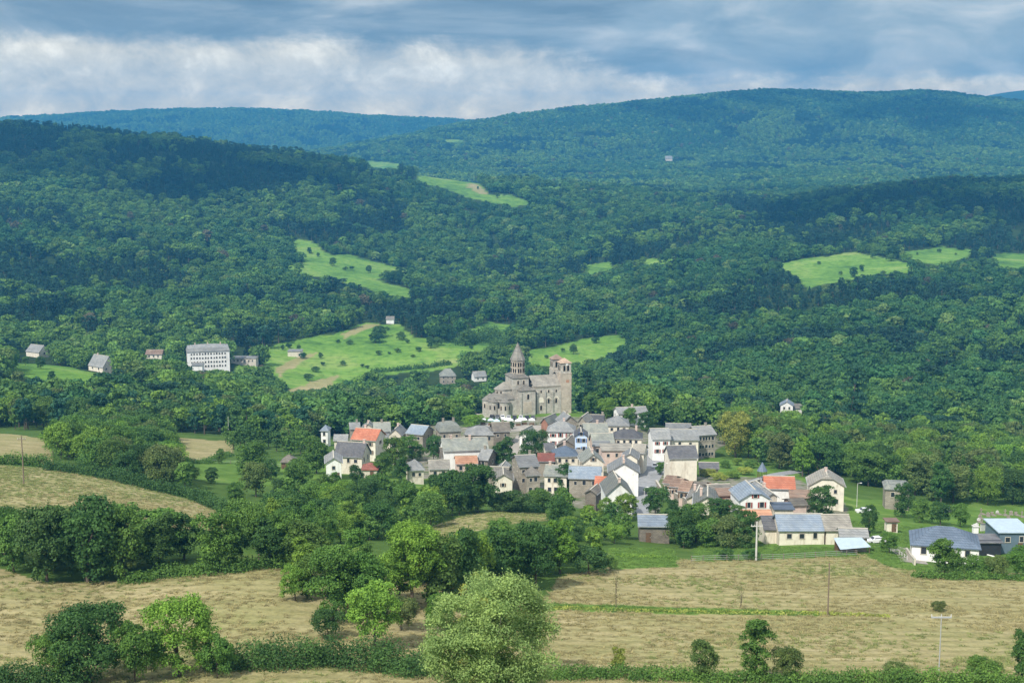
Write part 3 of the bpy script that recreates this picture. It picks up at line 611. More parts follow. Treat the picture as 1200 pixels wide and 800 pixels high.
H('long pale roof running downhill behind the big dark village tree', 613, 511, 499, 15, 5, 8, g=1, rot=-22, wall='white', roof='slate_green', wins=[('F', 1, 1)])
H('small cream house tucked under the mossy green-grey roof', 457, 514, 508, 15, 4, 5, rot=-6, wall='cream', roof='slate', wins=[('F', 2, 1)])
H('low slate roof in front of the ochre stone house', 690, 503, 497, 20, 4, 6, rot=8, wall='stone', roof='slate', wins=[('F', 2, 1)])
H('small dark slate roof touching the right side of the big dark village tree', 645, 527, 519, 14, 5, 6, rot=10, wall='cream', roof='slate_dark', wins=[('F', 1, 1)])
H('low cream shed under the stone ridge of the brown slab roof', 676, 533, 527, 12, 4, 5, kind='mono', wall='cream', roof='lauze', name='shed', cat='shed')
H('low pink walled house between the cream gable and the stone bay', 704, 523, 517, 20, 4, 6, kind='mono', wall='pink', roof='slate', wins=[('F', 2, 1)])
H('house with a plain grey slate roof left of the dark hipped slate roof', 707, 518, 508, 27, 4, 7, wall='pink', roof='slate_green', wins=[('F', 1, 1)])
H('cream house with a wide dark hipped slate roof and a shaded porch', 735, 513, 503, 37, 5.5, 8, kind='hip', rot=-6, wall='cream', roof='slate_dark', wins=[('F', 4, 1), ('R', 1, 1)], chim=[(.6, .3)])
H('cream house with a pyramid slate roof below the white long house', 724, 498, 487, 27, 6, 9, kind='hip', wall='cream', roof='slate', wins=[('F', 3, 1)], inset=4.6)
H('long white house with a blue-grey roof standing in trees behind the village', 742, 484, 477, 39, 5, 8, rot=10, wall='white', roof='slate', wins=[('L', 2, 1), ('F', 4, 1)], chim=[(.1, 0)])
# --- right of the street
H('white house with dark red shutters at the left end of the terrace above the street', 775, 514, 502, 23, 7.5, 9, rot=4, wall='white', roof='slate', wins=[('F', 2, 2)], shutter='red', door=.55)
H('cream terrace house with a broad slate roof right of the red shutters', 803, 515, 503, 33, 7, 9, wall='cream', roof='slate', wins=[('F', 2, 1)])
H('grey roofed range behind the terrace above the street', 795, 502, 498, 31, 6, 8, rot=-6, wall='beige', roof='slate', wins=[('F', 3, 1)])
H('long stone house with two rows of windows at the right end of the terrace', 828, 509, 499, 32, 8, 9, rot=18, wall='stone', roof='slate', wins=[('F', 5, 3)], chim=[(.5, 0)])
H('tall cream house with a blank front wall and a dark slate roof by the street', 801, 536, 522, 36, 7.5, 8, wall='cream', roof='slate_dark', wins=[('R', 1, 2)])
H('low dark slate garden shed behind the blank cream wall', 831, 549, 542, 23, 2.2, 5, rot=-4, wall='stone_dark', roof='slate_dark', name='shed', cat='shed', door=.3)
for i, (x, e, r_, lab) in enumerate(((783, 566, 557, 'uppermost small cottage of the brown roofed row below the blank cream wall'), (791, 570, 560, 'second cottage of the brown roofed row, with a white party wall'), (801, 575, 563, 'third cottage of the brown roofed row, with brick red boards beside its door'))):
    H(lab, x, e, r_, 15, 4, 8, rot=-22, wall='pink' if i else 'cream', roof='tile_brown', wins=[('F', 2, 1), ('L', 1, 1)], shutter='brown', door=.5)
H('low house with a long mottled brown roof ending the cottage row', 816, 574, 564, 26, 4, 8, rot=-24, wall='pink', roof='lauze_dark', wins=[('F', 2, 1)])
H('pinkish outhouse under a patch of orange tiles behind the pale grey gables', 829, 574, 567, 17, 3.5, 6, rot=-20, wall='pink', roof='tile_orange', name='outbuilding', cat='outbuilding')
H('upper one of two pale grey roofed gables left of the brick annex', 815, 585, 573, 30, 4, 9, g=1, rot=-14, wall='beige', roof='lauze', wins=[('F', 1, 1)], chim=[(.3, .4)])
H('lower cream gable with a pale stone verge left of the brick annex', 829, 591, 578, 38, 4, 10, g=1, rot=-8, wall='cream', roof='slate_green', wins=[('F', 2, 1)], chim=[(-.2, .5)])
H('brick red annex with a lean-to roof against the white house with a blue roof', 852, 581, 577, 17, 5, 6, kind='mono', wall='brick', roof='tile_brown', wins=[('F', 1, 1)], name='annex', cat='annex')
H('low grey roof stretching between the brick annex and the road bend', 845, 575, 570, 30, 4, 6, rot=8, wall='beige', roof='lauze')
H('white house with red shutters and a clipped blue slate gable', 885, 585, 565, 40, 5, 10, kind='half', g=1, rot=5, wall='white', roof='slate_blue', wins=[('F', 2, 1)], gwin=True, shutter='red', clip=.35)
H('long slate roof running back from the white house with red shutters', 905, 582, 568, 22, 4.5, 12, g=1, rot=10, wall='beige', roof='slate', chim=[(0, 0)])
H('white walled barn with a plain red tiled roof behind the white house', 914, 572, 558, 38, 4.5, 8, rot=-6, wall='white', roof='tile_red', name='barn', cat='barn')
H('cream two storey house with a clipped grey gable and a central window', 969, 569, 551, 46, 6.2, 9, kind='half', g=1, rot=-8, wall='cream', roof='lauze', wins=[('F', 1, 2, 2.4)], chim=[(0, 0)], clip=.3)
H('low brown roofed outbuildings beside the cream two storey house', 938, 583, 575, 28, 3, 8, rot=-8, wall='stone_dark', roof='tile_brown', wins=[('F', 1, 1)], name='outbuilding', cat='outbuilding')
H('small flat shed with a faded tile roof in front of the brown outbuildings', 937, 592, 586, 22, 2.8, 6, rot=10, wall='pink', roof='lauze_dark', name='shed', cat='shed')
H('blue-grey roofed lean-to at the right of the white house with red shutters', 919, 597, 590, 22, 2.8, 5, kind='mono', wall='beige', roof='slate_navy', name='annex', cat='annex')
H('annex with an orange tiled roof joined to the left end of the long barn', 889, 606, 597, 30, 3, 6, rot=0, wall='stone_dark', roof='tile_orange', name='annex', cat='annex')
H('short brown slate bay at the left end of the long cream barn', 905, 620, 604, 17, 3.0, 8, wall='cream', roof='slate_dark', name='barn', cat='barn')
H('long cream barn with a blue-grey roof and three small windows above the hay field', 940, 621, 602, 54, 3.0, 8, wall='cream', roof='slate_blue', wins=[('F', 3, 1)], name='barn', cat='barn')
H('right hand bay of the long barn under a mottled brown-grey roof', 983, 621, 603, 30, 3.0, 8, wall='cream', roof='lauze', wins=[], name='barn', cat='barn')
H('stone shed with a light blue roof half hidden by trees left of the long barn', 767, 616, 603, 38, 3.6, 7, rot=-3, wall='stone_dark', roof='slate_blue', name='shed', cat='shed', door=-.4)
H('stone house with a curved slate roof behind trees at the right', 1052, 574, 564, 34, 5.5, 8, kind='mansard', rot=-10, wall='stone', roof='slate_green', wins=[('F', 2, 1)])
H('long grey roofed stone shed right of the long barn', 1001, 629, 623, 34, 2.8, 5, rot=-6, wall='stone', roof='slate', name='shed', cat='shed')
H('tiny cream garden hut with a flat roof among allotments', 1046, 612, 609, 9, 2.3, 2.5, kind='flat', wall='cream', roof='tile_brown', name='hut', cat='hut', door=.3)
H('white bungalow under a large navy slate hip roof at the right', 1108, 640, 616, 90, 3.2, 9.5, kind='hip', rot=-14, wall='white', roof='slate_navy', wins=[('F', 4, 1), ('L', 2, 1)], inset=5, name='bungalow', cat='house')
H('low black clad shed between the bungalow and the grey metal building', 1160, 636, 631, 28, 2.6, 5, kind='mono', wall='black', roof='slate_dark', name='shed', cat='shed')
H('blue-grey metal clad workshop with a pale roof at the right edge', 1190, 624, 617, 38, 4.3, 9, kind='mono', wall='metal_blue', roof='sheet', wins=[('F', 2, 1)], door=.35, name='workshop', cat='workshop')
H('small dark brown hut with a peaked roof in the orchard left of the village', 337, 541, 533, 15, 2.2, 5, kind='hip', wall='brown', roof='lauze_dark', name='hut', cat='hut', door=.3)
# --- far houses
H('grey roofed cottage at the far left edge of the sloping lawn', 38, 412, 404, 27, 3.5, 9, rot=-30, wall='cream', roof='slate', Y=730, wins=[('R', 1, 1)], o=.3)
H('cream gabled cottage with a slate roof at the top right of the sloping lawn', 112, 429, 416, 33, 3.2, 9, rot=-38, wall='cream', roof='slate', Y=690, wins=[('R', 2, 1), ('F', 2, 1)], chim=[(-.5, 0)], o=.3)
H('small house with a brown roof in the woods left of the white hotel', 180, 415, 410, 19, 3.5, 9, wall='cream', roof='tile_brown', Y=860, wins=[('F', 3, 1)])
hotel = H('big white hotel of four storeys with a grey mansard roof in the woods at left', 244, 412, 403, 54, 13, 14, kind='mansard', rot=14, wall='white', roof='slate', Y=870, wins=[('F', 13, 4), ('L', 3, 4)], name='hotel', cat='hotel', chim=[(-.6, 0), (0, 0), (.6, 0)])
H('flat grey building standing to the right of the white hotel', 285, 420, 417, 30, 5, 10, kind='flat', wall='beige', roof='slate', Y=860, wins=[('F', 6, 1)], cat='building', name='building')
H('low white annex in the trees in front of the white hotel', 231, 428, 425, 12, 4, 6, wall='white', roof='slate', Y=840, name='annex', cat='annex')
H('grey stone villa with a steep hipped roof on the meadow edge left of the church', 525, 440, 432, 20, 6, 9, kind='hip', wall='stone', roof='slate_green', Y=880, wins=[('F', 3, 2)])
H('pale roofed house half hidden in trees behind the church apse', 563, 441, 435, 18, 3.5, 8, rot=16, wall='white', roof='slate', Y=860, wins=[('F', 2, 1)])
H('white house alone on the wooded slope right of the village', 922, 475, 468, 18, 5, 8, g=1, rot=-12, wall='white', roof='slate_blue', Y=690, wins=[('F', 2, 1)])
H('small pale outbuilding right of the white house on the wooded slope', 935, 478, 473, 10, 3.5, 6, wall='white', roof='lauze', Y=690, name='outbuilding', cat='outbuilding')
H('tiny white farmhouse on the upper rim of the far meadow', 457, 374, 371, 9, 4, 8, wall='white', roof='lauze', Y=1215, name='farmhouse', cat='farmhouse')
H('lone farm building in a clearing on the blue hillside', 784, 186, 183, 8, 7, 16, wall='beige', roof='slate', Y=3900, name='farm_building', cat='farm')
H('low grey sheds at the meadow edge right of the white hotel', 345, 412, 409, 16, 4, 10, kind='flat', wall='beige', roof='slate', Y=930, name='shed', cat='shed')

# ------------------------------------------------------------------ gazebo and canopy shelter
def pt(px, py): return hit(px, py)
g0 = pt(893, 560); gz = empty('gazebo', tuple(g0)); tag(gz, 'dark conical roofed garden gazebo behind the red tiled barn', 'gazebo')
s_ = g0[1] / F
MB().prism(0, 0, 6.5 * s_, 0, 2.3, 2.3 + 11 * s_, 8).build('roof', M['slate_navy'], gz)
for i in range(8):
    t = i * PI / 4; MB().tube((5.4 * s_ * math.cos(t), 5.4 * s_ * math.sin(t), -.5), (5.4 * s_ * math.cos(t), 5.4 * s_ * math.sin(t), 2.35), .07, .07, 6).build('post', M['brown'], gz)
c0 = pt(998, 647); cn = empty('shelter', tuple(c0), math.radians(6)); tag(cn, 'low open shelter with a pale corrugated sheet roof right of the long barn', 'shelter')
s_ = c0[1] / F; w_ = 19 * s_
MB().shell([(-w_, -2.2, 1.35), (w_, -2.2, 1.7), (w_ * .8, 2.8, 2.6), (-w_ * .9, 2.8, 2.2)], [(0, 1, 2, 3)], .06).build('roof', M['sheet'], cn)
for x, y, z in ((-w_ * .92, -2, 1.3), (w_ * .92, -2, 1.6), (w_ * .75, 2.6, 2.4), (-w_ * .83, 2.6, 2.1), (0, -2, 1.45)):
    MB().box(x - .06, x + .06, y - .06, y + .06, -1, z).build('post', M['brown'], cn)
MB().box(-w_ * .85, w_ * .7, 2.45, 2.52, -.8, 1.9).build('back_wall', M['brown'], cn)

# ------------------------------------------------------------------ church
uc, sc_ = ray(625.7, 482.5); pc = (float(uc) * 561, 561.0, float(sc_) * 561); CH = empty('church', pc, math.radians(17))
tag(CH, 'large romanesque stone church with octagonal spire tower and twin west towers on the knoll', 'church')
RECTS.append((568, 672, 398, 486, pc[1] - 5, 410))
k_ = 1.0
def cpart(mb, name, mat, parent=CH): return mb.build(name, M[mat], parent)
def arch(face_c, t, n, w, z0, z1, parent, name='window', mat='dark', surround='ashlar_pale', proud=.05):
    """round headed opening with its surround"""
    def prof(w2, z0_, z1_, off0, off1, mb):
        ang = [PI * i / 8 for i in range(9)]
        pts = [(-w2, z0_), (w2, z0_)] + [(w2 * math.cos(a), z1_ - w2 + w2 * math.sin(a)) for a in ang]
        vs = []
        for off in (off0, off1):
            for (a, z) in pts: vs.append((face_c[0] + t[0] * a + n[0] * off, face_c[1] + t[1] * a + n[1] * off, z))
        m_ = len(pts); mb.add(vs, [tuple(range(m_))[::-1], tuple(range(m_, 2 * m_))] + [(i, (i + 1) % m_, m_ + (i + 1) % m_, m_ + i) for i in range(m_)])
    s = MB(); prof(w / 2 + .22, z0 - .12, z1 + .22, -.05, proud, s); so = s.build(name, M[surround], parent)
    p = MB(); prof(w / 2, z0, z1, proud - .02, proud + .03, p); p.build('pane' if mat != 'dark' else 'opening', M[mat], so)
NL, NW, NH, NR = 11.3, 12.0, 10.2, 3.4
cpart(MB().box(0, NL, 0, NW, -9, NH), 'nave_wall', 'ashlar')
vs, fs = roof_surface('gable', NL, NW, NH, NR, .25); vs = [(x + NL / 2, y + NW / 2, z + .25) for x, y, z in vs]
nr = cpart(MB().shell(vs, fs, .22), 'nave_roof', 'lauze')
cpart(MB().box(0, NL, -.14, .02, NH - .5, NH - .18), 'cornice', 'ashlar_pale')
for bx in (1.4, 4.6, 7.8, 11.0):
    cpart(MB().box(bx - .3, bx + .3, -.5, .02, -9, 8.2), 'buttress', 'ashlar')
for i, bx in enumerate((3.0, 6.2, 9.4)):
    ar = MB()      # big blind arch of pale stone
    pts = []
    for q in range(13):
        a = PI * q / 12; pts.append((bx + 1.25 * math.cos(a), 4.6 + 1.25 * math.sin(a)))
    if i == 0:
        pol = [(bx - 1.25, 3.6), (bx + 1.25, 3.6)] + pts
        vs_ = [(x, -.03, z) for x, z in pol] + [(x, -.09, z) for x, z in pol]; m_ = len(pol)
        ar.add(vs_, [tuple(range(m_)), tuple(range(m_, 2 * m_))[::-1]] + [(i2, (i2 + 1) % m_, m_ + (i2 + 1) % m_, m_ + i2) for i2 in range(m_)])
    else:
        inn = [(bx + .85 * math.cos(PI * q / 12), 4.6 + .85 * math.sin(PI * q / 12)) for q in range(13)]
        for q in range(12):
            a, b, c, d = pts[q], pts[q + 1], inn[q + 1], inn[q]
            vs_ = [(x, -.02, z) for x, z in (a, b, c, d)] + [(x, -.12, z) for x, z in (a, b, c, d)]
            ar.add(vs_, [(0, 1, 2, 3), (7, 6, 5, 4), (0, 4, 5, 1), (1, 5, 6, 2), (2, 6, 7, 3), (3, 7, 4, 0)])
    cpart(ar, 'blind_arch', 'cream')
    arch((bx, 0), (1, 0), (0, -1), .55, 7.6, 8.7, CH)
    if i: arch((bx, 0), (1, 0), (0, -1), .75, 3.2, 5.0, CH)
arch((3.0, 0), (1, 0), (0, -1), .8, .6, 2.5, CH)
# transept
TX0, TX1, TY0, TH, TR = -6.3, 0.0, -1.4, 9.2, 2.0
cpart(MB().box(TX0, TX1 - .002, TY0, 14, -9, TH), 'transept_wall', 'ashlar')
a_, b_ = TX0 - .3, TX1 + .3
cpart(MB().shell([(a_, TY0 - .3, TH), (b_, TY0 - .3, TH), (b_, 14.3, TH), (a_, 14.3, TH), (-3.15, 1.4, TH + TR), (-3.15, 11.5, TH + TR)], [(0, 1, 4), (1, 2, 5, 4), (2, 3, 5), (3, 0, 4, 5)], .22), 'transept_roof', 'lauze')
for bx in (-6.0, -.3): cpart(MB().box(bx - .35, bx + .35, TY0 - .4, TY0 + .02, -9, 8.4), 'buttress', 'ashlar')
cpart(MB().box(-5.0, -1.3, TY0 - .08, TY0 + .02, 0, 4.6), 'buttress', 'ashlar_pale')
arch((-2.9, TY0), (1, 0), (0, -1), .8, 5.6, 7.6, CH)
# oblong lantern block
cpart(MB().box(-8.3, -1.7, 1.6, 12.2, -9, 13.9), 'crossing_block', 'ashlar')
cpart(MB().shell([(-8.6, 1.3, 13.9), (-1.4, 1.3, 13.9), (-1.4, 12.5, 13.9), (-8.6, 12.5, 13.9), (-6.4, 5.0, 15.3), (-3.2, 5.0, 15.3), (-3.2, 9.0, 15.3), (-6.4, 9.0, 15.3)],
      [(0, 1, 5, 4), (1, 2, 6, 5), (2, 3, 7, 6), (3, 0, 4, 7), (4, 5, 6, 7)], .2), 'crossing_roof', 'lauze')
for bx in (-6.2, -3.8): arch((bx, 1.6), (1, 0), (0, -1), .6, 11.2, 12.8, CH)
# octagonal tower
TC = (-4.7, 6.9)
tw = cpart(MB().prism(TC[0], TC[1], 2.85, 2.75, 13.9, 20.5, 8, PI / 8, 2 * PI + PI / 8), 'crossing_tower', 'ashlar')
for zz in (14.95, 17.35, 20.2): cpart(MB().prism(TC[0], TC[1], 2.98, 2.98, zz, zz + .22, 8, PI / 8, 2 * PI + PI / 8), 'string_course', 'ashlar_pale', tw)
for i in range(8):
    a = i * PI / 4; n = (math.cos(a), math.sin(a)); t = (-n[1], n[0]); R_ = 2.82 * math.cos(PI / 8)
    for zz in (15.4, 17.85):
        for q in (-.48, .48):
            arch((TC[0] + n[0] * R_ + t[0] * q, TC[1] + n[1] * R_ + t[1] * q), t, n, .6, zz, zz + 1.7, tw)
cpart(MB().prism(TC[0], TC[1], 3.15, 0, 20.5, 27.6, 8, PI / 8, 2 * PI + PI / 8), 'spire', 'lauze')
MB().box(TC[0] - .05, TC[0] + .05, TC[1] - .05, TC[1] + .05, 27.2, 28.6).add([], []).build('finial', M['dark'], CH)
# west towers and front block
cpart(MB().box(NL + .002, 15.6, 4.4, 9.6, -9, 13.5), 'west_block', 'ashlar')
cpart(MB().shell([(NL - .2, 4.2, 13.5), (15.8, 4.2, 13.5), (15.8, 9.8, 13.5), (NL - .2, 9.8, 13.5), (NL - .2, 7, 14.9), (15.8, 7, 14.9)], [(0, 1, 5, 4), (2, 3, 4, 5)], .2), 'west_roof', 'lauze')
for y0 in (-.3, 9.6):
    tb = cpart(MB().box(NL + .004, 15.8, y0, y0 + 4.8, -9, 15.0), 'west_tower', 'ashlar_pale' if y0 < 0 else 'ashlar')
    cpart(MB().box(NL + .15, 15.65, y0 + .15, y0 + 4.65, 15.0, 19.2), 'belfry', 'ashlar', tb)
    cpart(MB().box(NL - .1, 15.9, y0 - .1, y0 + 4.9, 14.9, 15.15), 'string_course', 'ashlar_pale', tb)
    cx, cy = (NL + 15.8) / 2, y0 + 2.4
    cpart(MB().prism(cx, cy, 3.65, 0, 19.2, 21.1, 4, PI / 4, 2 * PI + PI / 4), 'tower_roof', 'tile_pale', CH)
    for n, t, cc in (((0, -1), (1, 0), (cx, y0 + .15)), ((-1, 0), (0, 1), (NL + .15, cy)), ((1, 0), (0, 1), (15.65, cy))):
        for q in (-.8, .8): arch((cc[0] + t[0] * q, cc[1] + t[1] * q), t, n, .85, 16.0, 18.3, tb)
    if y0 < 0: cpart(MB().box(cx - .1, cx + 1.2, y0 - .04, y0 + .1, 11.3, 12.4), 'brick_patch', 'tile_orange', tb)
# clock on the front tower
ck = MB().tube(((NL + 15.8) / 2 + .3, -.3 + .16, 18.75), ((NL + 15.8) / 2 + .3, -.3 + .02, 18.75), .55, .55, 24); cpart(ck, 'clock_face', 'white')
# choir, ambulatory and radiating chapels
AC = (-11.0, 6.6)
cpart(MB().box(AC[0], -8.2, AC[1] - 3.4, AC[1] + 3.4, -9, 9.0).prism(AC[0], AC[1], 3.4, 3.4, -9, 9.0, 16, PI / 2, 3 * PI / 2), 'choir_wall', 'ashlar')
cpart(MB().prism(AC[0], AC[1], 3.75, 0, 9.0, 11.6, 20, PI / 2, 3 * PI / 2).shell([(AC[0], AC[1] - 3.75, 9.2), (-8.3, AC[1] - 3.75, 9.2), (-8.3, AC[1], 11.7), (AC[0], AC[1], 11.7), (-8.3, AC[1] + 3.75, 9.2), (AC[0], AC[1] + 3.75, 9.2)], [(0, 1, 2, 3), (3, 2, 4, 5)], .2), 'choir_roof', 'lauze')
cpart(MB().box(AC[0], -6.31, AC[1] - 6.3, AC[1] + 6.3, -9, 5.6).prism(AC[0], AC[1], 6.3, 6.3, -9, 5.6, 24, PI / 2, 3 * PI / 2), 'ambulatory_wall', 'ashlar')
cpart(MB().prism(AC[0], AC[1], 6.6, 3.38, 5.6, 7.5, 24, PI / 2, 3 * PI / 2).shell([(AC[0], AC[1] - 6.6, 5.8), (-8.35, AC[1] - 6.6, 5.8), (-8.35, AC[1] - 3.42, 7.6), (AC[0], AC[1] - 3.42, 7.6)], [(0, 1, 2, 3)], .2), 'ambulatory_roof', 'lauze')
for i, a in enumerate((-100, -144, 172, 130)):
    t = math.radians(a); cx, cy = AC[0] + 6.3 * math.cos(t), AC[1] + 6.3 * math.sin(t)
    chp = cpart(MB().prism(cx, cy, 2.1, 2.1, -9, 4.7, 18), 'chapel', 'ashlar')
    cpart(MB().prism(cx, cy, 2.4, 0, 4.7, 6.5, 18), 'chapel_roof', 'lauze', chp)
    for da in (-50, 0, 50):
        b = t + math.radians(da); n = (math.cos(b), math.sin(b)); tt = (-n[1], n[0]); arch((cx + n[0] * 2.08, cy + n[1] * 2.08), tt, n, .6, 1.6, 3.3, chp)
for a in (-122, -165):
    b = math.radians(a); n = (math.cos(b), math.sin(b)); tt = (-n[1], n[0]); arch((AC[0] + n[0] * 6.28, AC[1] + n[1] * 6.28), tt, n, .8, 2.0, 4.3, CH)
for a in (-60 - 60, -150, -175):
    b = math.radians(a); n = (math.cos(b), math.sin(b)); tt = (-n[1], n[0]); arch((AC[0] + n[0] * 3.38, AC[1] + n[1] * 3.38), tt, n, .6, 7.3, 8.5, CH)

# ------------------------------------------------------------------ cars
def car_mesh_set(L_=4.2, W_=1.75):
    prof = [(-2.1, .35), (-2.1, .8), (-1.95, .95), (-1.0, 1.0), (-.45, 1.42), (.95, 1.45), (1.65, 1.05), (2.05, .98), (2.1, .6), (2.08, .35)]
    b = MB(); n = len(prof)
    vs = [(x, -W_ / 2 + (.16 if z > 1.1 else .0), z) for x, z in prof] + [(x, W_ / 2 - (.16 if z > 1.1 else .0), z) for x, z in prof]
    b.add(vs, [tuple(range(n))[::-1], tuple(range(n, 2 * n))] + [(i, (i + 1) % n, n + (i + 1) % n, n + i) for i in range(n)])
    return b
CARG = 'cars parked below the church'
def car(label, px, py, col, rz, name='parked_car', group=None):
    p = pt(px, py); r = empty(name, tuple(p), rz); tag(r, label, 'car', group)
    car_mesh_set().build('body', M['car_' + col], r)
    g_ = MB()
    for sg in (-1, 1):
        g_.add([(-.75, sg * .80, 1.08), (-.42, sg * .755, 1.36), (.9, sg * .755, 1.38), (1.35, sg * .80, 1.1)], [(0, 1, 2, 3)] if sg < 0 else [(3, 2, 1, 0)])
    g_.add([(-.98, -.66, 1.05), (-.98, .66, 1.05), (-.5, .62, 1.42), (-.5, -.62, 1.42)], [(0, 1, 2, 3)])
    g_.v = [(x * 1.0 - (0.02 if abs(x + .98) < .01 or abs(x + .5) < .01 else 0), y * 1.03, z + .01) for x, y, z in g_.v]
    g_.build('windows', M['glass'], r)
    for x in (-1.3, 1.3):
        for y in (-.8, .8):
            MB().tube((x, y - .1, .32), (x, y + .1, .32), .32, .32, 14).build('wheel', M['rubber'], r)
    for y in (-.6, .6): MB().box(-2.13, -2.05, y - .15, y + .15, .62, .76).build('headlight', M['white'], r)
    return r
for px, py, c, lab in ((576.5, 490, 'black', 'leftmost dark car of the row parked below the church apse'), (583, 490.3, 'grey', 'dark grey car between the leftmost dark car and the two white cars'), (589, 490.6, 'white', 'left one of two neighbouring white cars below the church'), (596, 491.2, 'white', 'right one of two neighbouring white cars below the church'),
                       (603, 491, 'black', 'dark car between the white pair and the lone white car'), (610.5, 491.2, 'white', 'lone white car between dark cars below the transept'), (617.5, 491.2, 'black', 'dark car right of the lone white car'), (624.5, 491, 'grey', 'rightmost dark car of the row beside the brick barn')):
    car(lab, px, py, c, PI / 2 + random.uniform(-.1, .1), group=CARG)
car('silver car parked on the upper bend of the village street', 764, 526, 'silver', .5)
car('small white car halfway down the village street', 768, 548, 'white', 1.3)
car('dark car parked at the lower end of the village street', 759, 578, 'black', 1.4)
car('white car on the lawn right of the cream two storey house', 1012, 601, 'white', .1)
car('white car parked between sheds above the pale sheet shelter', 1026, 636, 'white', .2)
car('dark car beside the stone shed right of the long barn', 1008, 626, 'black', .1)
car('pale car half hidden by trees near the cemetery', 1113, 600, 'silver', .3)

# ------------------------------------------------------------------ market stalls
for i in range(8):
    px = 566 + i * 8.0 + (i % 2) * 1.2; py = 497.0 + (i % 3) * .8
    p = pt(px, py); r = empty('market_stall', tuple(p), random.uniform(-.15, .15))
    tint = 'pale blue' if i in (1, 2) else 'white'
    where = ['leftmost of the row', 'second of the row from the left', 'third of the row from the left', 'fourth of the row, above the dark stone house', 'fifth of the row, below the two white cars', 'sixth of the row, below the lone white car', 'seventh of the row, next to last before the barn', 'last of the row beside the brick barn'][i]
    tag(r, f'{tint} canopy market stall, {where}', 'market stall', 'canopied stalls of the market row')
    MB().shell([(-1.2, -1.1, 1.9), (1.2, -1.1, 1.9), (1.2, 1.1, 1.9), (-1.2, 1.1, 1.9), (-.3, 0, 2.6), (.3, 0, 2.6)], [(0, 1, 5, 4), (1, 2, 5), (2, 3, 4, 5), (3, 0, 4)], .08).build('canopy', M['canvas_blue' if i in (1, 2) else 'canvas'], r)
    for x in (-1.1, 1.1):
        for y in (-1.0, 1.0): MB().box(x - .03, x + .03, y - .03, y + .03, -.3, 1.9).build('leg', M['steel'], r)
    MB().box(-1.0, 1.0, -.9, -.2, .75, .8).box(-.95, .95, -.85, -.8, 0, .75).build('counter', M['brown'], r)

# ------------------------------------------------------------------ poles, lamps, fences
def pole(label, px, pb, ptp, name='utility_pole', mat='wood', r=.14, arm=None, cat='pole', tee=False):
    p = pt(px, pb); h = (pb - ptp) * p[1] / F / .96
    root = empty(name, tuple(p)); tag(root, label, cat)
    MB().tube((0, 0, -.6), (0, 0, h), r, r * .7, 10).build('post', M[mat], root)
    if arm:
        ao = MB().box(-arm, arm, -.07, .07, h - (.05 if tee else .9), h + .1 if tee else h - .75).build('crossarm', M['steel' if tee else mat], root)
        for q in (-.9, -.35, .35, .9) if not tee else (-.95, 0, .95):
            zt = h + .1 if tee else h - .75
            MB().tube((q * arm, 0, zt), (q * arm, 0, zt + .28), .07, .05, 8).build('insulator', M['concrete'], ao)
    return root
pole('weathered wooden pole with a short crossarm on the upper left hay field', 28, 567, 510, arm=.9, r=.15)
cp = pole('pale concrete electricity pole with a crossarm beside the green plot left of the barn', 886, 657, 610, mat='concrete', r=.2, arm=1.1)
pole('thin dark wooden pole in the middle of the right hay field', 970, 721, 657, r=.12)
pole('steel pole with a flat white T shaped crossarm in the lower right field', 1100, 792, 720, mat='steel', r=.07, arm=1.15, tee=True)
pole('slender pole rising from the woods left of the village', 268, 514, 488, mat='concrete', r=.1)
def lamp(label, px, pb, ptp):
    p = pt(px, pb); h = (pb - ptp) * p[1] / F / .96; root = empty('street_lamp', tuple(p)); tag(root, label, 'street lamp')
    MB().tube((0, 0, -.4), (0, 0, h), .1, .06, 8).build('post', M['concrete'], root)
    MB().tube((0, 0, h), (.8, 0, h + .15), .04, .04, 6).build('arm', M['concrete'], root)
    MB().box(.6, 1.15, -.12, .12, h + .1, h + .24).build('lamp_head', M['white'], root)
lamp('cream street lamp on the lawn right of the cream two storey house', 1004, 594, 566)
lamp('street lamp beside the low parapet of the village street', 778, 568, 543)
lamp('small dark street lamp in the lower part of the street', 755, 584, 571)

def fence(label, pts, n, hgt, mat, name='fence', rails=2, cat='fence', rmat=None):
    P = [pt(*q) for q in pts]; P = np.array(P)
    seg = np.r_[0, np.cumsum(np.linalg.norm(np.diff(P[:, :2], axis=0), axis=1))]
    root = empty(name, tuple(P[0])); tag(root, label, cat)
    T = np.linspace(0, seg[-1], n); X = np.interp(T, seg, P[:, 0]); Y_ = np.interp(T, seg, P[:, 1]); Z_ = zat(X, Y_)
    for i in range(n):
        q = (X[i] - P[0][0], Y_[i] - P[0][1], Z_[i] - P[0][2]); MB().box(q[0] - .06, q[0] + .06, q[1] - .06, q[1] + .06, q[2] - .3, q[2] + hgt).build('post', M[mat], root)
    for k in range(rails):
        rb = MB(); zz = hgt * (k + 1) / (rails + .3)
        for i in range(n - 1):
            rb.tube((X[i] - P[0][0], Y_[i] - P[0][1] - .08, Z_[i] - P[0][2] + zz), (X[i + 1] - P[0][0], Y_[i + 1] - P[0][1] - .08, Z_[i + 1] - P[0][2] + zz), .025 if rails > 1 else .02, .025, 5)
        rb.build('rail', M[rmat or mat], root)
fence('wire fence on wooden posts along the near edge of the green plot below the barn', [(810, 658), (900, 656), (1004, 651)], 16, 1.2, 'wood', rails=3, rmat='steel')
fence('white post fence along the drive left of the bungalow', [(1038, 643), (1052, 649), (1063, 656)], 7, .9, 'concrete', rails=2)
fence('wire fence across the orchard behind the hay strip', [(228, 541), (290, 544), (330, 548)], 9, 1.2, 'wood', rails=2, rmat='steel')

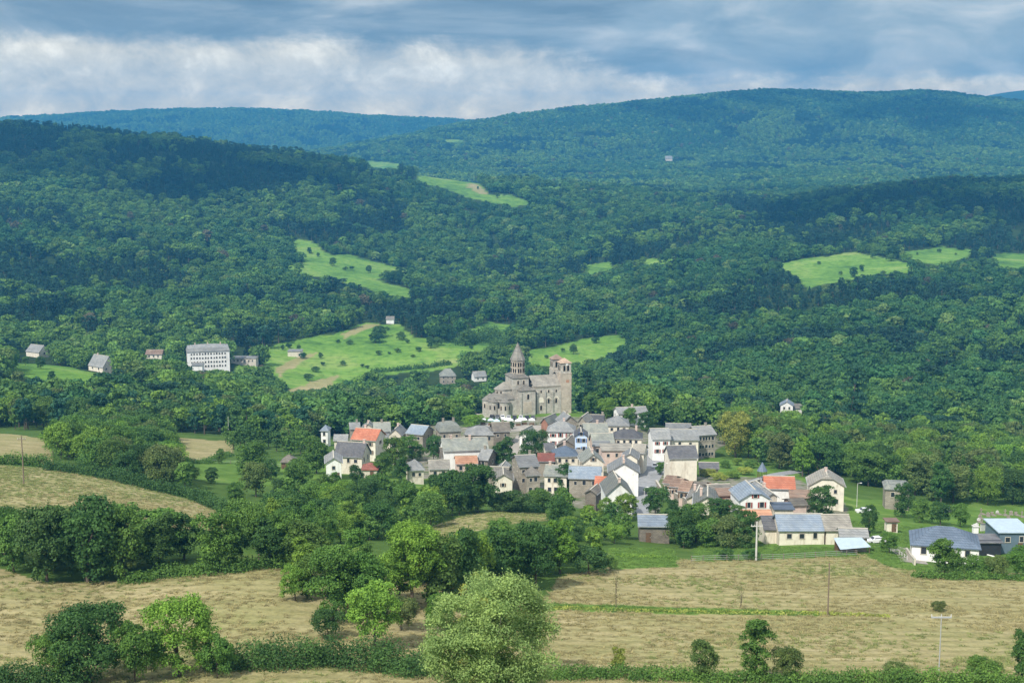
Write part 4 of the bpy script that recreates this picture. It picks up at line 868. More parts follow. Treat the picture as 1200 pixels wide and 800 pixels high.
def wall_run(label, pts, hgt, th, mat, name='wall', cat='wall', base=-1.0, cap=None):
    P = np.array([pt(*q) for q in pts]); root = empty(name, tuple(P[0])); tag(root, label, cat); mb = MB(); cb = MB()
    for a, b in zip(P[:-1], P[1:]):
        d = (b - a)[:2]; d /= np.linalg.norm(d); n = np.array([-d[1], d[0]]) * th / 2
        for mb_, z0, z1, e in ((mb, base, hgt, 1.0), (cb, hgt, hgt + .12, 1.35)):
            vs = [];
            for q, sg in ((a, -1), (b, -1), (b, 1), (a, 1)): vs.append((q[0] + sg * n[0] * e - P[0][0], q[1] + sg * n[1] * e - P[0][1], q[2] - P[0][2] + z0))
            vs += [(x, y, z + z1 - z0) for x, y, z in vs]
            mb_.add(vs, [(0, 3, 2, 1), (4, 5, 6, 7), (0, 1, 5, 4), (1, 2, 6, 5), (2, 3, 7, 6), (3, 0, 4, 7)])
    mb.build('masonry', M[mat], root)
    cb.build('coping', M[cap or 'frame'], root)
wall_run('curved pale retaining wall of the ramp left of the church apse', [(568, 489), (560, 490), (554, 486), (555, 480), (563, 476)], 1.6, .5, 'ashlar_pale')
wall_run('low parapet wall with pale coping along the right side of the street', [(769, 566), (776, 577), (788, 590)], .9, .4, 'stone')
wall_run('stone retaining wall below the small terrace cottages', [(778, 580), (800, 592), (812, 600)], 2.4, .5, 'stone')
wall_run('stained concrete cemetery wall at the right edge', [(1149, 622), (1175, 622), (1215, 623)], 1.7, .3, 'concrete', cap='slate_dark')
wall_run('low garden wall beside the drive of the bungalow', [(1062, 648), (1067, 656), (1072, 662)], 1.1, .3, 'beige')
wall_run('stone wall curving along the road behind the white house', [(838, 571), (862, 575), (890, 566)], 1.2, .4, 'stone')
# chimney stack beside the bungalow
p = pt(1142, 640); ck = empty('chimney_stack', tuple(p)); tag(ck, 'freestanding white chimney stack behind the right end of the bungalow', 'chimney')
MB().box(-.55, .55, -.55, .55, -.5, 4.6).build('shaft', M['white'], ck); MB().box(-.7, .7, -.7, .7, 4.6, 4.8).box(-.4, .4, -.4, .4, 4.8, 5.1).build('cap', M['concrete'], ck)
# long white board on the lawn right of the bungalow and garden table
p = pt(1165, 652); bd = MB().box(-1.6, 1.6, -.2, .2, .0, .12).build('board', M['white']); bd.location = tuple(p); bd.rotation_euler = (0, 0, -.9); tag(bd, 'long white board lying on the grass right of the bungalow', 'board')
p = pt(1163, 644); tb = empty('garden_table', tuple(p)); tag(tb, 'pinkish garden table in front of the black clad shed', 'table')
MB().box(-.9, .9, -.45, .45, .72, .78).build('tabletop', M['pink'], tb)
for x in (-.8, .8):
    for y in (-.35, .35): MB().box(x - .04, x + .04, y - .04, y + .04, -.1, .72).build('leg', M['pink'], tb)
# graves
GL = ['grey stone cross', 'pale upright gravestone', 'low grey grave slab', 'white marble headstone']
k = 0
for px, py in [(1152, 597), (1158, 599), (1164, 598), (1171, 597), (1178, 598), (1185, 597), (1192, 598), (1148, 606), (1153, 609), (1172, 608), (1176, 612), (1181, 607), (1187, 612), (1193, 608), (1198, 613), (1145, 612), (1198, 600), (1150, 602), (1183, 602)]:
    p = pt(px, py + 6); r = empty('grave', tuple(p), random.uniform(-.3, .3)); typ = k % 4; k += 1
    tag(r, f'{GL[typ]} grave in the cemetery at the right edge', 'grave', f'{GL[typ]} graves of the cemetery')
    MB().box(-.5, .5, -1.0, 1.0, -.2, .3).build('slab', M['stone'], r)
    if typ == 0: MB().box(-.12, .12, .95, 1.1, 0, 1.6).box(-.4, -.13, .96, 1.09, 1.05, 1.22).box(.13, .4, .96, 1.09, 1.05, 1.22).build('cross', M['stone'], r)
    elif typ == 2: MB().box(-.4, .4, .9, 1.1, 0, .9).build('headstone', M['stone'], r)
    else: MB().box(-.45, .45, .9, 1.15, 0, .8).prism(0, 1.02, .25, .15, .8, 1.0, 8).build('headstone', M['concrete' if typ == 3 else 'stone'], r)

# ------------------------------------------------------------------ roads and paved ground, draped on the land
def ribbon(name, label, pts, w, mat, lift=.06, kind='structure', cat='road'):
    P = np.array([pt(*q)[:2] for q in pts]); ws = np.array(w if hasattr(w, '__len__') else [w] * len(P), float)
    seg = np.r_[0, np.cumsum(np.linalg.norm(np.diff(P, axis=0), axis=1))]; n = max(8, int(seg[-1] / 1.5)); T = np.linspace(0, seg[-1], n)
    X = np.interp(T, seg, P[:, 0]); Y_ = np.interp(T, seg, P[:, 1]); Wd = np.interp(T, seg, ws)
    kk = np.hanning(9); kk /= kk.sum(); X = np.convolve(np.pad(X, 4, 'edge'), kk, 'valid'); Y_ = np.convolve(np.pad(Y_, 4, 'edge'), kk, 'valid')
    dx, dy = np.gradient(X), np.gradient(Y_); l = np.hypot(dx, dy) + 1e-9; nx, ny = -dy / l, dx / l
    cols = np.linspace(-.5, .5, 7); V = []
    for c in cols:
        x = X + nx * Wd * c; y = Y_ + ny * Wd * c; V.append(np.stack([x, y, zat(x, y) + lift], -1))
    V = np.stack(V, 1).reshape(-1, 3); idx = np.arange(n * 7).reshape(n, 7)
    Fc = np.stack([idx[:-1, :-1], idx[1:, :-1], idx[1:, 1:], idx[:-1, 1:]], -1).reshape(-1, 4)
    me = mesh_np(name, V, Fc, M[mat]); me.shade_smooth(); return tag(link(name, me), label, cat, kind=kind)
ribbon('street', 'grey asphalt street curving down through the village', [(744, 520), (760, 523), (770, 530), (771, 541), (763, 556), (756, 574), (751, 590), (748, 606)], [5, 6, 7, 8, 7, 5.5, 5, 5], 'asphalt')
ribbon('road', 'grey road bending behind the white house with red shutters', [(830, 572), (855, 573), (880, 566), (910, 556), (935, 552)], 4.5, 'asphalt')
ribbon('square', 'pale paved market square below the church', [(552, 499), (600, 501), (640, 503)], 14, 'gravel', .05)
ribbon('ramp', 'paved ramp curving up to the church apse', [(560, 483), (566, 480), (572, 484), (590, 487)], 5, 'asphalt', .07)
ribbon('path', 'pale path beside the big dark tree in the village', [(598, 535), (604, 522), (612, 510)], 4, 'gravel')
ribbon('drive', 'pale drive in front of the bungalow', [(1052, 640), (1066, 652), (1072, 660)], 5, 'gravel')
# ------------------------------------------------------------------ trees
def rdir(r, n):
    v = r.normal(size=(n, 3)); return v / np.linalg.norm(v, axis=1, keepdims=True)
def leaves(r, P, D, size, jit=0.75, aspect=0.62):
    n = len(P); nrm = D + jit * r.normal(size=(n, 3)); nrm /= np.linalg.norm(nrm, axis=1, keepdims=True)
    t = np.cross(nrm, r.normal(size=(n, 3))); t /= np.linalg.norm(t, axis=1, keepdims=True); b = np.cross(nrm, t)
    s = (size * r.uniform(0.6, 1.35, n))[:, None]
    V = np.stack([P + t * s * .5, P + b * s * .5 * aspect, P - t * s * .5, P - b * s * .5 * aspect], 1).reshape(-1, 3)
    Fc = np.arange(n * 4).reshape(n, 4)
    return V, Fc
def crown(seed, H, W, kind, nleaf, leaf, clear=0.06, sub=6, jit=.6):
    """leaf faces spread over the surfaces of many uneven boughs; returns V, F, var"""
    r = np.random.default_rng(seed)
    C, R = [], []
    if kind in ('round', 'tall', 'wide', 'bush', 'willow'):
        z0 = clear * H if kind != 'bush' else 0.02 * H; Hc = H - z0
        nl = {'round': 34, 'tall': 32, 'wide': 38, 'bush': 26, 'willow': 75}[kind]
        for i in range(nl):
            rr = W * r.uniform(.13, .23) * (0.7 if kind == 'willow' else 1)
            d = rdir(r, 1)[0]; q = r.uniform(.12, 1) ** .5
            # crown outline: widest a little under half height
            c = np.array([d[0] * q * (W / 2 - rr), d[1] * q * (W / 2 - rr), z0 + Hc * (.5 + .5 * d[2] * q)])
            zz = (c[2] - z0) / Hc
            lim = {'round': 1.02 * math.sqrt(max(0, 1 - (2 * zz - .86) ** 2 / 1.35)), 'wide': 1.05 * math.sqrt(max(0, 1 - (2 * zz - 1.05) ** 2 / 1.2)), 'tall': math.sqrt(max(0, 1 - (2 * zz - .8) ** 2 / 1.5)) * .95, 'bush': math.sqrt(max(0, 1 - (2 * zz - .5) ** 2 / 2.4)), 'willow': math.sqrt(max(0, 1 - (2 * zz - .55) ** 2 / 2.3))}[kind]
            rad = math.hypot(c[0], c[1]); mx = max(.1, lim * W / 2 - rr * .6)
            if rad > mx: c[:2] *= mx / rad
            c[2] = min(c[2], H - rr * .8); c[2] = max(c[2], z0 + rr * .3)
            C.append(c); R.append(rr)
        squash = .8
    elif kind == 'scots':
        for i in range(13):
            zz = r.uniform(.42, 1); rr = W * r.uniform(.13, .22); a = r.uniform(0, 2 * PI); q = r.uniform(.1, .42) * W * (1.15 - .55 * (zz - .42) / .58)
            C.append(np.array([q * math.cos(a), q * math.sin(a), H * zz - rr * .6])); R.append(rr)
        C.append(np.array([0, 0, H - W * .15])); R.append(W * .17); squash = .55
    elif kind == 'cone':
        for i in range(34):
            zz = (i + .5) / 34; a = i * 2.4 + r.uniform(-.3, .3); rad = W / 2 * (1 - zz) ** .8 * r.uniform(.55, .8)
            C.append(np.array([rad * math.cos(a), rad * math.sin(a), H * (.07 + .9 * zz)])); R.append(W * (.06 + .17 * (1 - zz)))
        C.append(np.array([0, 0, H * .97])); R.append(W * .05); squash = .55
    elif kind == 'cedar':
        for i in range(30):
            zz = (i % 10 + .5) / 10; a = r.uniform(0, 2 * PI); rad = W / 2 * (1.05 - zz * .8) * r.uniform(.35, .85)
            C.append(np.array([rad * math.cos(a), rad * math.sin(a), H * (.15 + .82 * zz)])); R.append(W * .14)
        squash = .28
    C = np.array(C); R = np.array(R); C0, R0 = C, R
    if sub:                                  # every bough carries smaller clumps
        CC, RR = [], []
        for c, q in zip(C, R):
            dd = rdir(r, sub); dd[:, 2] = np.where(dd[:, 2] < -.2, -dd[:, 2], dd[:, 2])
            for d in dd: CC.append(c + d * q * np.array([.8, .8, .8 * squash]) * r.uniform(.8, 1.15)); RR.append(q * r.uniform(.38, .62))
        C = np.array(CC); R = np.array(RR)
        C[:, 2] = np.maximum(C[:, 2], R * .5)
    wgt = R ** 2; wgt /= wgt.sum(); m = int(nleaf * 1.6)
    k = r.choice(len(R), m, p=wgt); D = rdir(r, m)
    flip = (D[:, 2] < -.1) & (r.random(m) < .6); D[flip, 2] *= -1
    sc = np.array([1, 1, squash]); rad = R[k] * r.normal(1.0, .32 if kind == 'willow' else .2, m).clip(.3, 1.7)
    P = C[k] + D * sc * rad[:, None]
    ins = np.zeros(m, bool)
    for j in range(len(R0)):
        dd = np.linalg.norm((P - C0[j]) / sc, axis=1); ins |= (dd < .62 * R0[j])
    P, D, k = P[~ins][:nleaf], D[~ins][:nleaf], k[~ins][:nleaf]
    P[:, 2] = np.maximum(P[:, 2], .05)
    V, Fc = leaves(r, P, D, leaf, jit if kind != 'willow' else .9, .62 if kind != 'willow' else .4)
    lob = r.random(len(R)); var = np.clip(.5 + .34 * (lob[k] - .5) * 2 + r.normal(0, .16, len(P)), 0, 1)
    return V, Fc, var, C0, R0
def trunk_mb(H, W, C, seed, kind, thick=1.0):
    r = np.random.default_rng(seed + 99); mb = MB(); r0 = max(.09, .022 * H) * thick; top = np.array([r.uniform(-.03, .03) * W, r.uniform(-.03, .03) * W, H * (.93 if kind in ('cone', 'scots', 'cedar') else .62)])
    mid = top * .5 + np.array([r.uniform(-.02, .02) * W, r.uniform(-.02, .02) * W, 0])
    mb.tube((0, 0, -.8), (0, 0, .25), r0 * 1.5, r0 * 1.1, 7, False); mb.tube((0, 0, .25), mid, r0 * 1.1, r0 * .75, 7, False); mb.tube(mid, top, r0 * .75, r0 * .25, 7, False)
    if kind not in ('cone',):
        for j in r.choice(len(C), min(9, len(C)), replace=False):
            f = r.uniform(.3, .85); s = mid * (f * 2) if f < .5 else mid + (top - mid) * (f - .5) * 2
            if kind not in ('scots', 'cedar') and s[2] > C[j][2]: s = mid * .8
            mb.tube(s, C[j], r0 * .42, r0 * .12, 5, False)
    return mb
LM = {}
def near_mesh(kind, seed, H, W, nleaf, leaf, clear=.05, thick=1.0, bark='bark'):
    key = (kind, seed, H, W, nleaf, leaf, clear)
    if key not in LM:
        V, Fc, var, C, R = crown(seed, H, W, kind, nleaf, leaf, clear)
        cm = mesh_np('crown', V, Fc, M['leaf'], {'leafvar': ('FACE', var)}); tm = trunk_mb(H, W, C, seed, kind, thick).mesh('trunk', M[bark], True)
        LM[key] = (cm, tm)
    return LM[key]
# shared shapes for repeated trees (10 m tall)
NEAR = {'round': [near_mesh('round', s, 10, 9.5, 9000, .44) for s in (1, 2, 3, 4)], 'tall': [near_mesh('tall', s, 10, 6.5, 7000, .42) for s in (5, 6, 7)], 'wide': [near_mesh('wide', s, 10, 12, 10000, .46) for s in (8, 9)],
        'bush': [near_mesh('bush', s, 10, 13, 9000, .5) for s in (10, 11, 12)], 'cone': [near_mesh('cone', s, 10, 5.2, 4200, .42) for s in (13, 14)], 'scots': [near_mesh('scots', s, 10, 6, 3600, .42, thick=.9) for s in (15, 16)],
        'cedar': [near_mesh('cedar', 17, 10, 9, 4500, .45)]}
ASP = {'round': .95, 'tall': .65, 'wide': 1.2, 'bush': 1.3, 'cone': .52, 'scots': .6, 'cedar': .9, 'willow': .9}
NAMES = {'round': 'broadleaf_tree', 'tall': 'broadleaf_tree', 'wide': 'broadleaf_tree', 'bush': 'bush', 'cone': 'conifer_tree', 'scots': 'pine_tree', 'cedar': 'cedar_tree', 'willow': 'willow_tree'}
CATS = {'bush': 'bush', 'cone': 'conifer', 'scots': 'pine tree', 'cedar': 'cedar'}
GREENS = {'bright': (.17, .29, .045), 'mid': (.11, .21, .042), 'deep': (.068, .145, .038), 'yellow': (.30, .35, .08), 'olive': (.13, .185, .055), 'teal': (.04, .115, .06), 'silver': (.27, .37, .12)}
TREES = []
def T(px, base, top, wpx, kind='round', tint='mid', label=None, group=None, Y=None, own=None):
    """a tree standing at a picture point: base row, top row, crown width"""
    if Y is None: p = hit(px, base); x, y, z = p
    else:
        u, _ = ray(px, base); y = Y; x = float(u) * Y; z = float(zat(x, y))
    _, sv = ray(px, top); Hm = float(sv) * y - z
    if Hm < .8: Hm = .8
    TREES.append(dict(x=float(x), y=float(y), z=float(z), H=Hm, W=wpx * y / F, kind=kind, tint=GREENS[tint], label=label, group=group, man=True, own=own))

# foreground, hand placed
T(55, 681, 594, 78, 'round', 'deep', 'broad dark tree left of the highest crown in the dark left clump')
T(103, 682, 586, 92, 'round', 'deep', 'highest and widest dark crown of the clump between the left hay fields')
T(146, 678, 594, 66, 'round', 'mid', 'green tree just right of the highest crown in the dark left clump')
T(16, 670, 604, 54, 'round', 'mid', 'tree at the left picture edge between the two left hay fields')
T(188, 671, 602, 46, 'tall', 'deep', 'narrow dark tree in the middle of the left clump'); T(252, 668, 600, 66, 'round', 'mid', 'broad green tree at the right half of the left clump'); T(332, 664, 602, 56, 'round', 'mid', 'round tree where the left clump meets the centre belt')
T(430, 724, 648, 64, 'round', 'mid', 'mid green tree filling the centre clump behind the small spreading tree')
T(538, 706, 622, 60, 'round', 'deep', 'dark tree in the centre clump just above the tip of the willow')
T(470, 738, 698, 46, 'bush', 'olive', 'olive scrub below the trunk of the tall bright tree')
T(515, 742, 694, 44, 'bush', 'mid', 'green scrub between the tall bright tree and the willow')
T(346, 704, 662, 42, 'round', 'bright', 'light green tree at the far left tip of the centre clump')
T(345, 566, 546, 20, 'round', 'mid', 'small orchard tree beside the dark brown hut'); T(318, 562, 538, 24, 'round', 'deep', 'dark orchard tree left of the dark brown hut'); T(276, 592, 566, 24, 'round', 'mid', 'orchard tree standing just above the dark clipped hedge')
T(228, 562, 546, 18, 'round', 'mid', 'little tree at the left end of the orchard lawn'); T(406, 594, 562, 30, 'round', 'bright', 'bright tree on the lawn below the left village houses'); T(378, 600, 568, 34, 'round', 'mid', 'mid green tree below the round tree left of the white gabled house')
T(436, 588, 560, 28, 'round', 'mid', 'tree on the slope below the rusty red outbuilding'); T(330, 592, 562, 30, 'round', 'deep', 'dark tree at the lower end of the orchard')
T(62, 800, 738, 60, 'bush', 'mid', 'bushy shrub at the left foot of the big dark bottom left tree')
T(255, 794, 742, 52, 'bush', 'mid', 'rounded shrub at the right foot of the bright bottom left tree')
T(105, 797, 716, 118, 'round', 'deep', 'big dark green leafy bush-tree at the bottom left corner', own=(20000, .3))
T(158, 798, 732, 70, 'bush', 'mid', 'lower rounded shrub between the two big bottom left trees')
T(210, 792, 703, 98, 'round', 'bright', 'bright green round tree second from the bottom left corner', own=(16000, .3))
T(440, 764, 687, 76, 'wide', 'bright', 'small spreading bright tree with a leaning trunk at bottom centre-left', own=(14000, .3))
T(484, 716, 615, 88, 'round', 'bright', 'tall bright green tree with a bare lower trunk in the centre clump', own=(20000, .32))
T(520, 716, 628, 62, 'tall', 'mid', 'mid green tree right beside the tall bright tree with the bare trunk')
T(392, 726, 640, 86, 'round', 'mid', 'broad mid green tree at the left end of the centre clump', own=(18000, .34))
T(385, 748, 713, 48, 'bush', 'deep', 'dark shrub beneath the broad tree at the left end of the centre clump')
T(360, 700, 650, 50, 'round', 'mid', 'smaller round tree peeking out left of the centre clump')
T(574, 850, 680, 185, 'willow', 'silver', 'large pale silvery willow at the bottom centre of the picture', own=(80000, .2))
T(560, 812, 668, 70, 'willow', 'yellow', 'yellowish feathery sapling top rising behind the pale willow', own=(14000, .22))
T(625, 790, 690, 60, 'willow', 'silver', 'thin grey-green wispy tree against the right side of the pale willow', own=(6000, .22))
T(590, 694, 618, 56, 'tall', 'deep', 'dark tree in the middle of the centre clump right of the tall bright one')
T(552, 700, 622, 60, 'round', 'bright', 'light green round tree in the centre clump above the willow')
T(628, 690, 612, 62, 'round', 'deep', 'dark round tree in the centre clump left of the slim light tree')
T(656, 672, 608, 44, 'tall', 'bright', 'slim light green tree at the right end of the centre clump')
T(690, 672, 640, 60, 'bush', 'deep', 'dark bushes at the right tip of the centre clump')
T(715, 668, 650, 24, 'bush', 'mid', 'last small bush at the right tip of the centre clump, by the green plot')
T(885, 797, 725, 46, 'tall', 'mid', 'slender tree standing free at the bottom right centre', own=(7000, .26))
T(825, 797, 750, 42, 'round', 'olive', 'olive rounded shrub left of the slender free standing tree')
T(920, 798, 757, 46, 'bush', 'olive', 'wiry olive shrub right of the slender free standing tree')
T(724, 787, 757, 20, 'tall', 'yellow', 'small yellow-green sapling on the bottom hedge')
T(1052, 796, 775, 40, 'bush', 'olive', 'low scrub left of the T shaped pole')
T(1150, 797, 770, 50, 'bush', 'mid', 'scrub right of the T shaped pole')
T(1198, 800, 735, 30, 'tall', 'deep', 'dark tree cut by the right edge at the bottom')
T(1101, 716, 704, 22, 'bush', 'olive', 'small low shrub alone in the hay field above the T shaped pole')
T(868, 712, 680, 17, 'scots', 'olive', 'almost bare little shrub in the middle of the right hay field')
T(722, 712, 655, 12, 'scots', 'olive', 'bare thin sapling at the left of the right hay field')
T(1107, 674, 632, 48, 'round', 'mid', 'round green tree in front of the bungalow', own=(10000, .32))
T(1140, 675, 650, 44, 'bush', 'mid', 'green shrubs right of the round tree by the bungalow')
T(1168, 676, 652, 36, 'bush', 'olive', 'olive shrub on the field edge towards the right margin')
T(1192, 676, 640, 36, 'round', 'mid', 'tree at the right margin before the metal workshop')
T(1042, 648, 623, 27, 'round', 'mid', 'small round tree at the bend of the drive left of the bungalow')
T(1018, 624, 593, 24, 'round', 'deep', 'dark ball shaped tree above the stone shed')
T(963, 606, 567, 40, 'round', 'deep', 'dark round tree in front of the cream two storey house', own=(10000, .36))
T(1057, 606, 566, 30, 'round', 'deep', 'dark tree before the house with the curved slate roof')
T(1078, 612, 585, 26, 'round', 'mid', 'orchard tree left of the three dark trees near the cemetery'); T(1102, 615, 588, 30, 'round', 'deep', 'middle dark tree of the row left of the cemetery'); T(1125, 617, 590, 26, 'round', 'mid', 'right hand tree of the row left of the cemetery')
T(862, 536, 482, 46, 'round', 'yellow', 'tall round yellow-topped lime tree right of the stone terrace', own=(12000, .42))
T(877, 536, 492, 30, 'round', 'deep', 'dark tree leaning against the yellow-topped lime')
T(628, 541, 503, 43, 'round', 'deep', 'big dark round tree standing inside the village', own=(12000, .4))
T(590, 552, 513, 30, 'tall', 'deep', 'dark narrow tree left of the big dark village tree')
T(603, 545, 530, 14, 'bush', 'mid', 'small shrub on the pale path by the big dark village tree')
T(661, 580, 545, 30, 'round', 'deep', 'dark tree before the stone house with bright blue slates')
T(768, 604, 570, 36, 'round', 'deep', 'large dark round tree at the foot of the street')
T(774, 556, 541, 16, 'round', 'mid', 'small tree beside the street lamp on the street bend')
T(733, 610, 578, 34, 'round', 'bright', 'bright green tree before the foremost white gable')
T(712, 612, 585, 30, 'round', 'bright', 'bright tree left of the one before the foremost white gable')
T(371, 555, 512, 36, 'round', 'mid', 'big round tree left of the white gabled house')
T(293, 556, 518, 48, 'round', 'mid', 'broad pair of crowns in the orchard beyond the hay field')
T(300, 582, 541, 38, 'round', 'olive', 'olive round orchard tree above the dark hedge')
T(350, 577, 538, 38, 'round', 'mid', 'round orchard tree right of the dark brown hut')
T(248, 566, 548, 18, 'round', 'deep', 'small dark tree at the lower left corner of the orchard')
T(258, 543, 526, 12, 'round', 'mid', 'small sapling before the pale hay strip')
T(393, 585, 552, 20, 'tall', 'mid', 'thin tree on the green garden below the white gable')
T(418, 572, 545, 22, 'round', 'deep', 'dark tree left of the rusty red outbuilding')
T(463, 556, 512, 34, 'round', 'mid', 'tree between the cream gable and the blue slate house')
T(483, 540, 512, 38, 'round', 'mid', 'bushy tree below the stone gable with blue slates')
T(508, 540, 510, 24, 'round', 'deep', 'dark tree at the left end of the long mossy roof')
T(448, 560, 531, 26, 'round', 'mid', 'small tree between the cream gable and the grey cottage')
T(470, 566, 535, 20, 'tall', 'deep', 'dark narrow tree left of the grey hip roofed cottage')
T(560, 600, 545, 52, 'round', 'deep', 'large dark tree in front of the orange tiled roof')
T(530, 604, 552, 44, 'round', 'deep', 'dark tree left of the largest dark tree below the orange roof')
T(598, 600, 574, 60, 'bush', 'deep', 'left part of the dark hedge mass below the cream gable'); T(632, 600, 572, 44, 'bush', 'mid', 'right part of the dark hedge mass below the stone house')
T(556, 500, 486, 30, 'bush', 'bright', 'light green shrubs beside the curved ramp')
T(600, 503, 494, 8, 'round', 'deep', 'small dark tree at the market row')
T(548, 492, 479, 20, 'round', 'mid', 'tree on the slope left of the curved ramp')
T(712, 490, 466, 26, 'round', 'bright', 'light green tree right of the church above the slates')
T(738, 500, 478, 20, 'round', 'mid', 'tree between the pyramid roof and the white long house')
T(757, 505, 482, 26, 'round', 'deep', 'dark tree right of the white long house')
T(1000, 500, 425, 44, 'cedar', 'teal', 'big layered cedar on the wooded slope at right', Y=640)
T(688, 487, 430, 30, 'cedar', 'teal', 'blue-green cedar rising just right of the church', Y=590)
T(830, 640, 608, 46, 'round', 'mid', 'tree left of the concrete pole'); T(858, 642, 606, 50, 'wide', 'olive', 'olive spreading tree beside the concrete pole'); T(800, 640, 596, 40, 'round', 'deep', 'dark tree right of the stone shed with the light blue roof'); T(815, 636, 590, 40, 'round', 'mid', 'tree on the bank under the pale grey gables')
T(849, 656, 643, 26, 'bush', 'deep', 'dark bush left of the concrete pole'); T(880, 656, 642, 24, 'bush', 'deep', 'dark bush at the foot of the concrete pole')
T(874, 642, 600, 34, 'round', 'deep', 'dark tree before the brown wall left of the long barn'); T(845, 610, 584, 40, 'round', 'deep', 'dark tree below the brick annex'); T(868, 612, 592, 30, 'round', 'mid', 'tree before the white house with red shutters')
T(982, 636, 617, 14, 'bush', 'yellow', 'yellow-green bush against the right bay of the long barn')
T(790, 612, 586, 22, 'round', 'deep', 'dark tree on the retaining wall below the cottages')
for q in ((830, 558, 22), (842, 562, 26), (858, 560, 24), (872, 556, 24), (850, 548, 18), (880, 548, 22), (864, 545, 14)):
    T(q[0], q[1], q[1] - 9, q[2], 'bush', ['bright', 'mid', 'yellow'][q[0] % 3], 'low garden shrub on the slope behind the blank cream wall', 'garden shrubs on the slope behind the blank cream wall')

# ---- scattered belts
ZONES = [
 ('leafy tree in the strip between the orchard and the wood left of the village', [(262, 517), (300, 523), (330, 523), (372, 512), (380, 520), (372, 532), (345, 536), (316, 530), (272, 528)], 7.5, 6, 10, ['round', 'tall'], ['mid', 'deep', 'olive'], 300),
 ('leafy tree in the wood left of and behind the village', [(-250, 458), (0, 455), (60, 456), (110, 460), (200, 452), (330, 458), (420, 472), (500, 480), (555, 484), (550, 490), (505, 493), (470, 493), (400, 497), (365, 512), (330, 522), (300, 520), (272, 511), (205, 507), (60, 507), (0, 502), (-250, 500)], 8.5, 8, 13, ['round', 'round', 'tall', 'scots'], ['mid', 'deep', 'deep', 'teal', 'olive', 'bright'], 360),
 ('leafy tree in the thicket above the upper left hay field', [(62, 517), (150, 508), (203, 515), (206, 538), (230, 555), (262, 586), (200, 573), (130, 556), (75, 546)], 6.8, 6, 10.5, ['round', 'round', 'wide'], ['mid', 'bright', 'mid', 'olive', 'deep'], 200),
 ('leafy tree in the belt between the left hay fields and the village', [(296, 612), (330, 590), (385, 586), (430, 578), (470, 582), (560, 598), (600, 602), (540, 606), (480, 630), (420, 640), (330, 648), (290, 650), (285, 628)], 7.2, 4.5, 8.5, ['round', 'round', 'tall', 'wide'], ['mid', 'bright', 'mid', 'deep'], 200),
 ('leafy tree in the dark clump between the two left hay fields', [(-250, 645), (0, 646), (60, 655), (160, 655), (290, 648), (350, 652), (345, 664), (260, 668), (150, 680), (60, 682), (0, 665), (-250, 660)], 6.0, 6.5, 9.8, ['round', 'round', 'tall'], ['deep', 'mid', 'deep', 'mid', 'olive'], 150),
 ('leafy tree in the centre clump between the hay fields', [(355, 664), (420, 664), (520, 662), (640, 655), (715, 656), (712, 664), (660, 668), (600, 686), (530, 700), (470, 705), (400, 712), (358, 700)], 7.0, 5.5, 8.2, ['round', 'tall'], ['mid', 'deep', 'bright', 'mid'], 150),
 ('leafy tree on the bank below the foremost village houses', [(655, 604), (745, 606), (745, 634), (715, 642), (655, 642), (645, 612)], 6.2, 5, 7.5, ['round', 'bush'], ['mid', 'deep', 'bright'], 200),
 ('leafy tree in the row left of the long barn', [(786, 622), (882, 622), (880, 638), (800, 642), (786, 640)], 6, 4.5, 7, ['round', 'wide'], ['mid', 'deep', 'olive'], 200),
 ('leafy tree in the belt behind the right hand houses', [(845, 514), (880, 500), (1000, 515), (1210, 525), (1450, 525), (1450, 600), (1210, 592), (1100, 594), (1080, 582), (1012, 572), (990, 558), (940, 560), (905, 548), (850, 530)], 8, 8.5, 13, ['round', 'round', 'wide', 'tall', 'cone'], ['mid', 'deep', 'bright', 'mid', 'olive'], 300),
]
def meadow_free(x, y, z, Hh):
    px, py = proj(x, y, z); px2, py2 = proj(x, y, z + .75 * Hh); bad = np.zeros(np.shape(x), bool)
    for poly, a, b in MEADOWS:
        bad |= (in_poly(px, py, poly) | in_poly(px2, py2, poly)) & (y > a - 60) & (y < b)
    return ~bad
OPEN = [[(-60, 546), (60, 550), (130, 562), (200, 581), (287, 609), (262, 612), (200, 601), (150, 590), (100, 584), (60, 588), (30, 596), (-60, 600)],
        [(495, 622), (540, 605), (600, 598), (652, 600), (640, 608), (600, 612), (545, 620)], [(203, 513), (268, 518), (268, 535), (285, 545), (330, 556), (318, 568), (265, 575), (232, 556), (205, 536)], [(-60, 506), (62, 515), (62, 545), (-60, 541)],
        [(390, 552), (425, 556), (430, 566), (390, 570)], [(715, 640), (795, 640), (795, 664), (715, 666)]]
def open_ok(x, y, z, Hh):
    bad = np.zeros(np.shape(x), bool)
    for f in (.25, .6, .92):
        px, py = proj(x, y, z + f * Hh)
        for q in OPEN: bad |= in_poly(px, py, q)
    return ~bad
def rect_ok(x, y, z, Hh, Ww, frac=.35):
    """keep the street and the house fronts open"""
    ok = np.ones(np.shape(x), bool); px, pt_ = proj(x, y, z + Hh); hw = Ww / 2 * F / y; _, pb_ = proj(x, y, z)
    for x0, x1, yt, yb, Y, ev in RECTS:
        over = (px + hw * .7 > x0) & (px - hw * .7 < x1)
        lim = yb - (yb - yt) * frac
        bad = over & (y < Y + 1) & (pt_ < lim) & (pb_ > yt)
        foot = (np.abs(px - (x0 + x1) / 2) < (x1 - x0) / 2 + hw * .5) & (y >= Y) & (y < Y + 12)
        ok &= ~(bad | foot)
    return ok
r_ = np.random.default_rng(21)
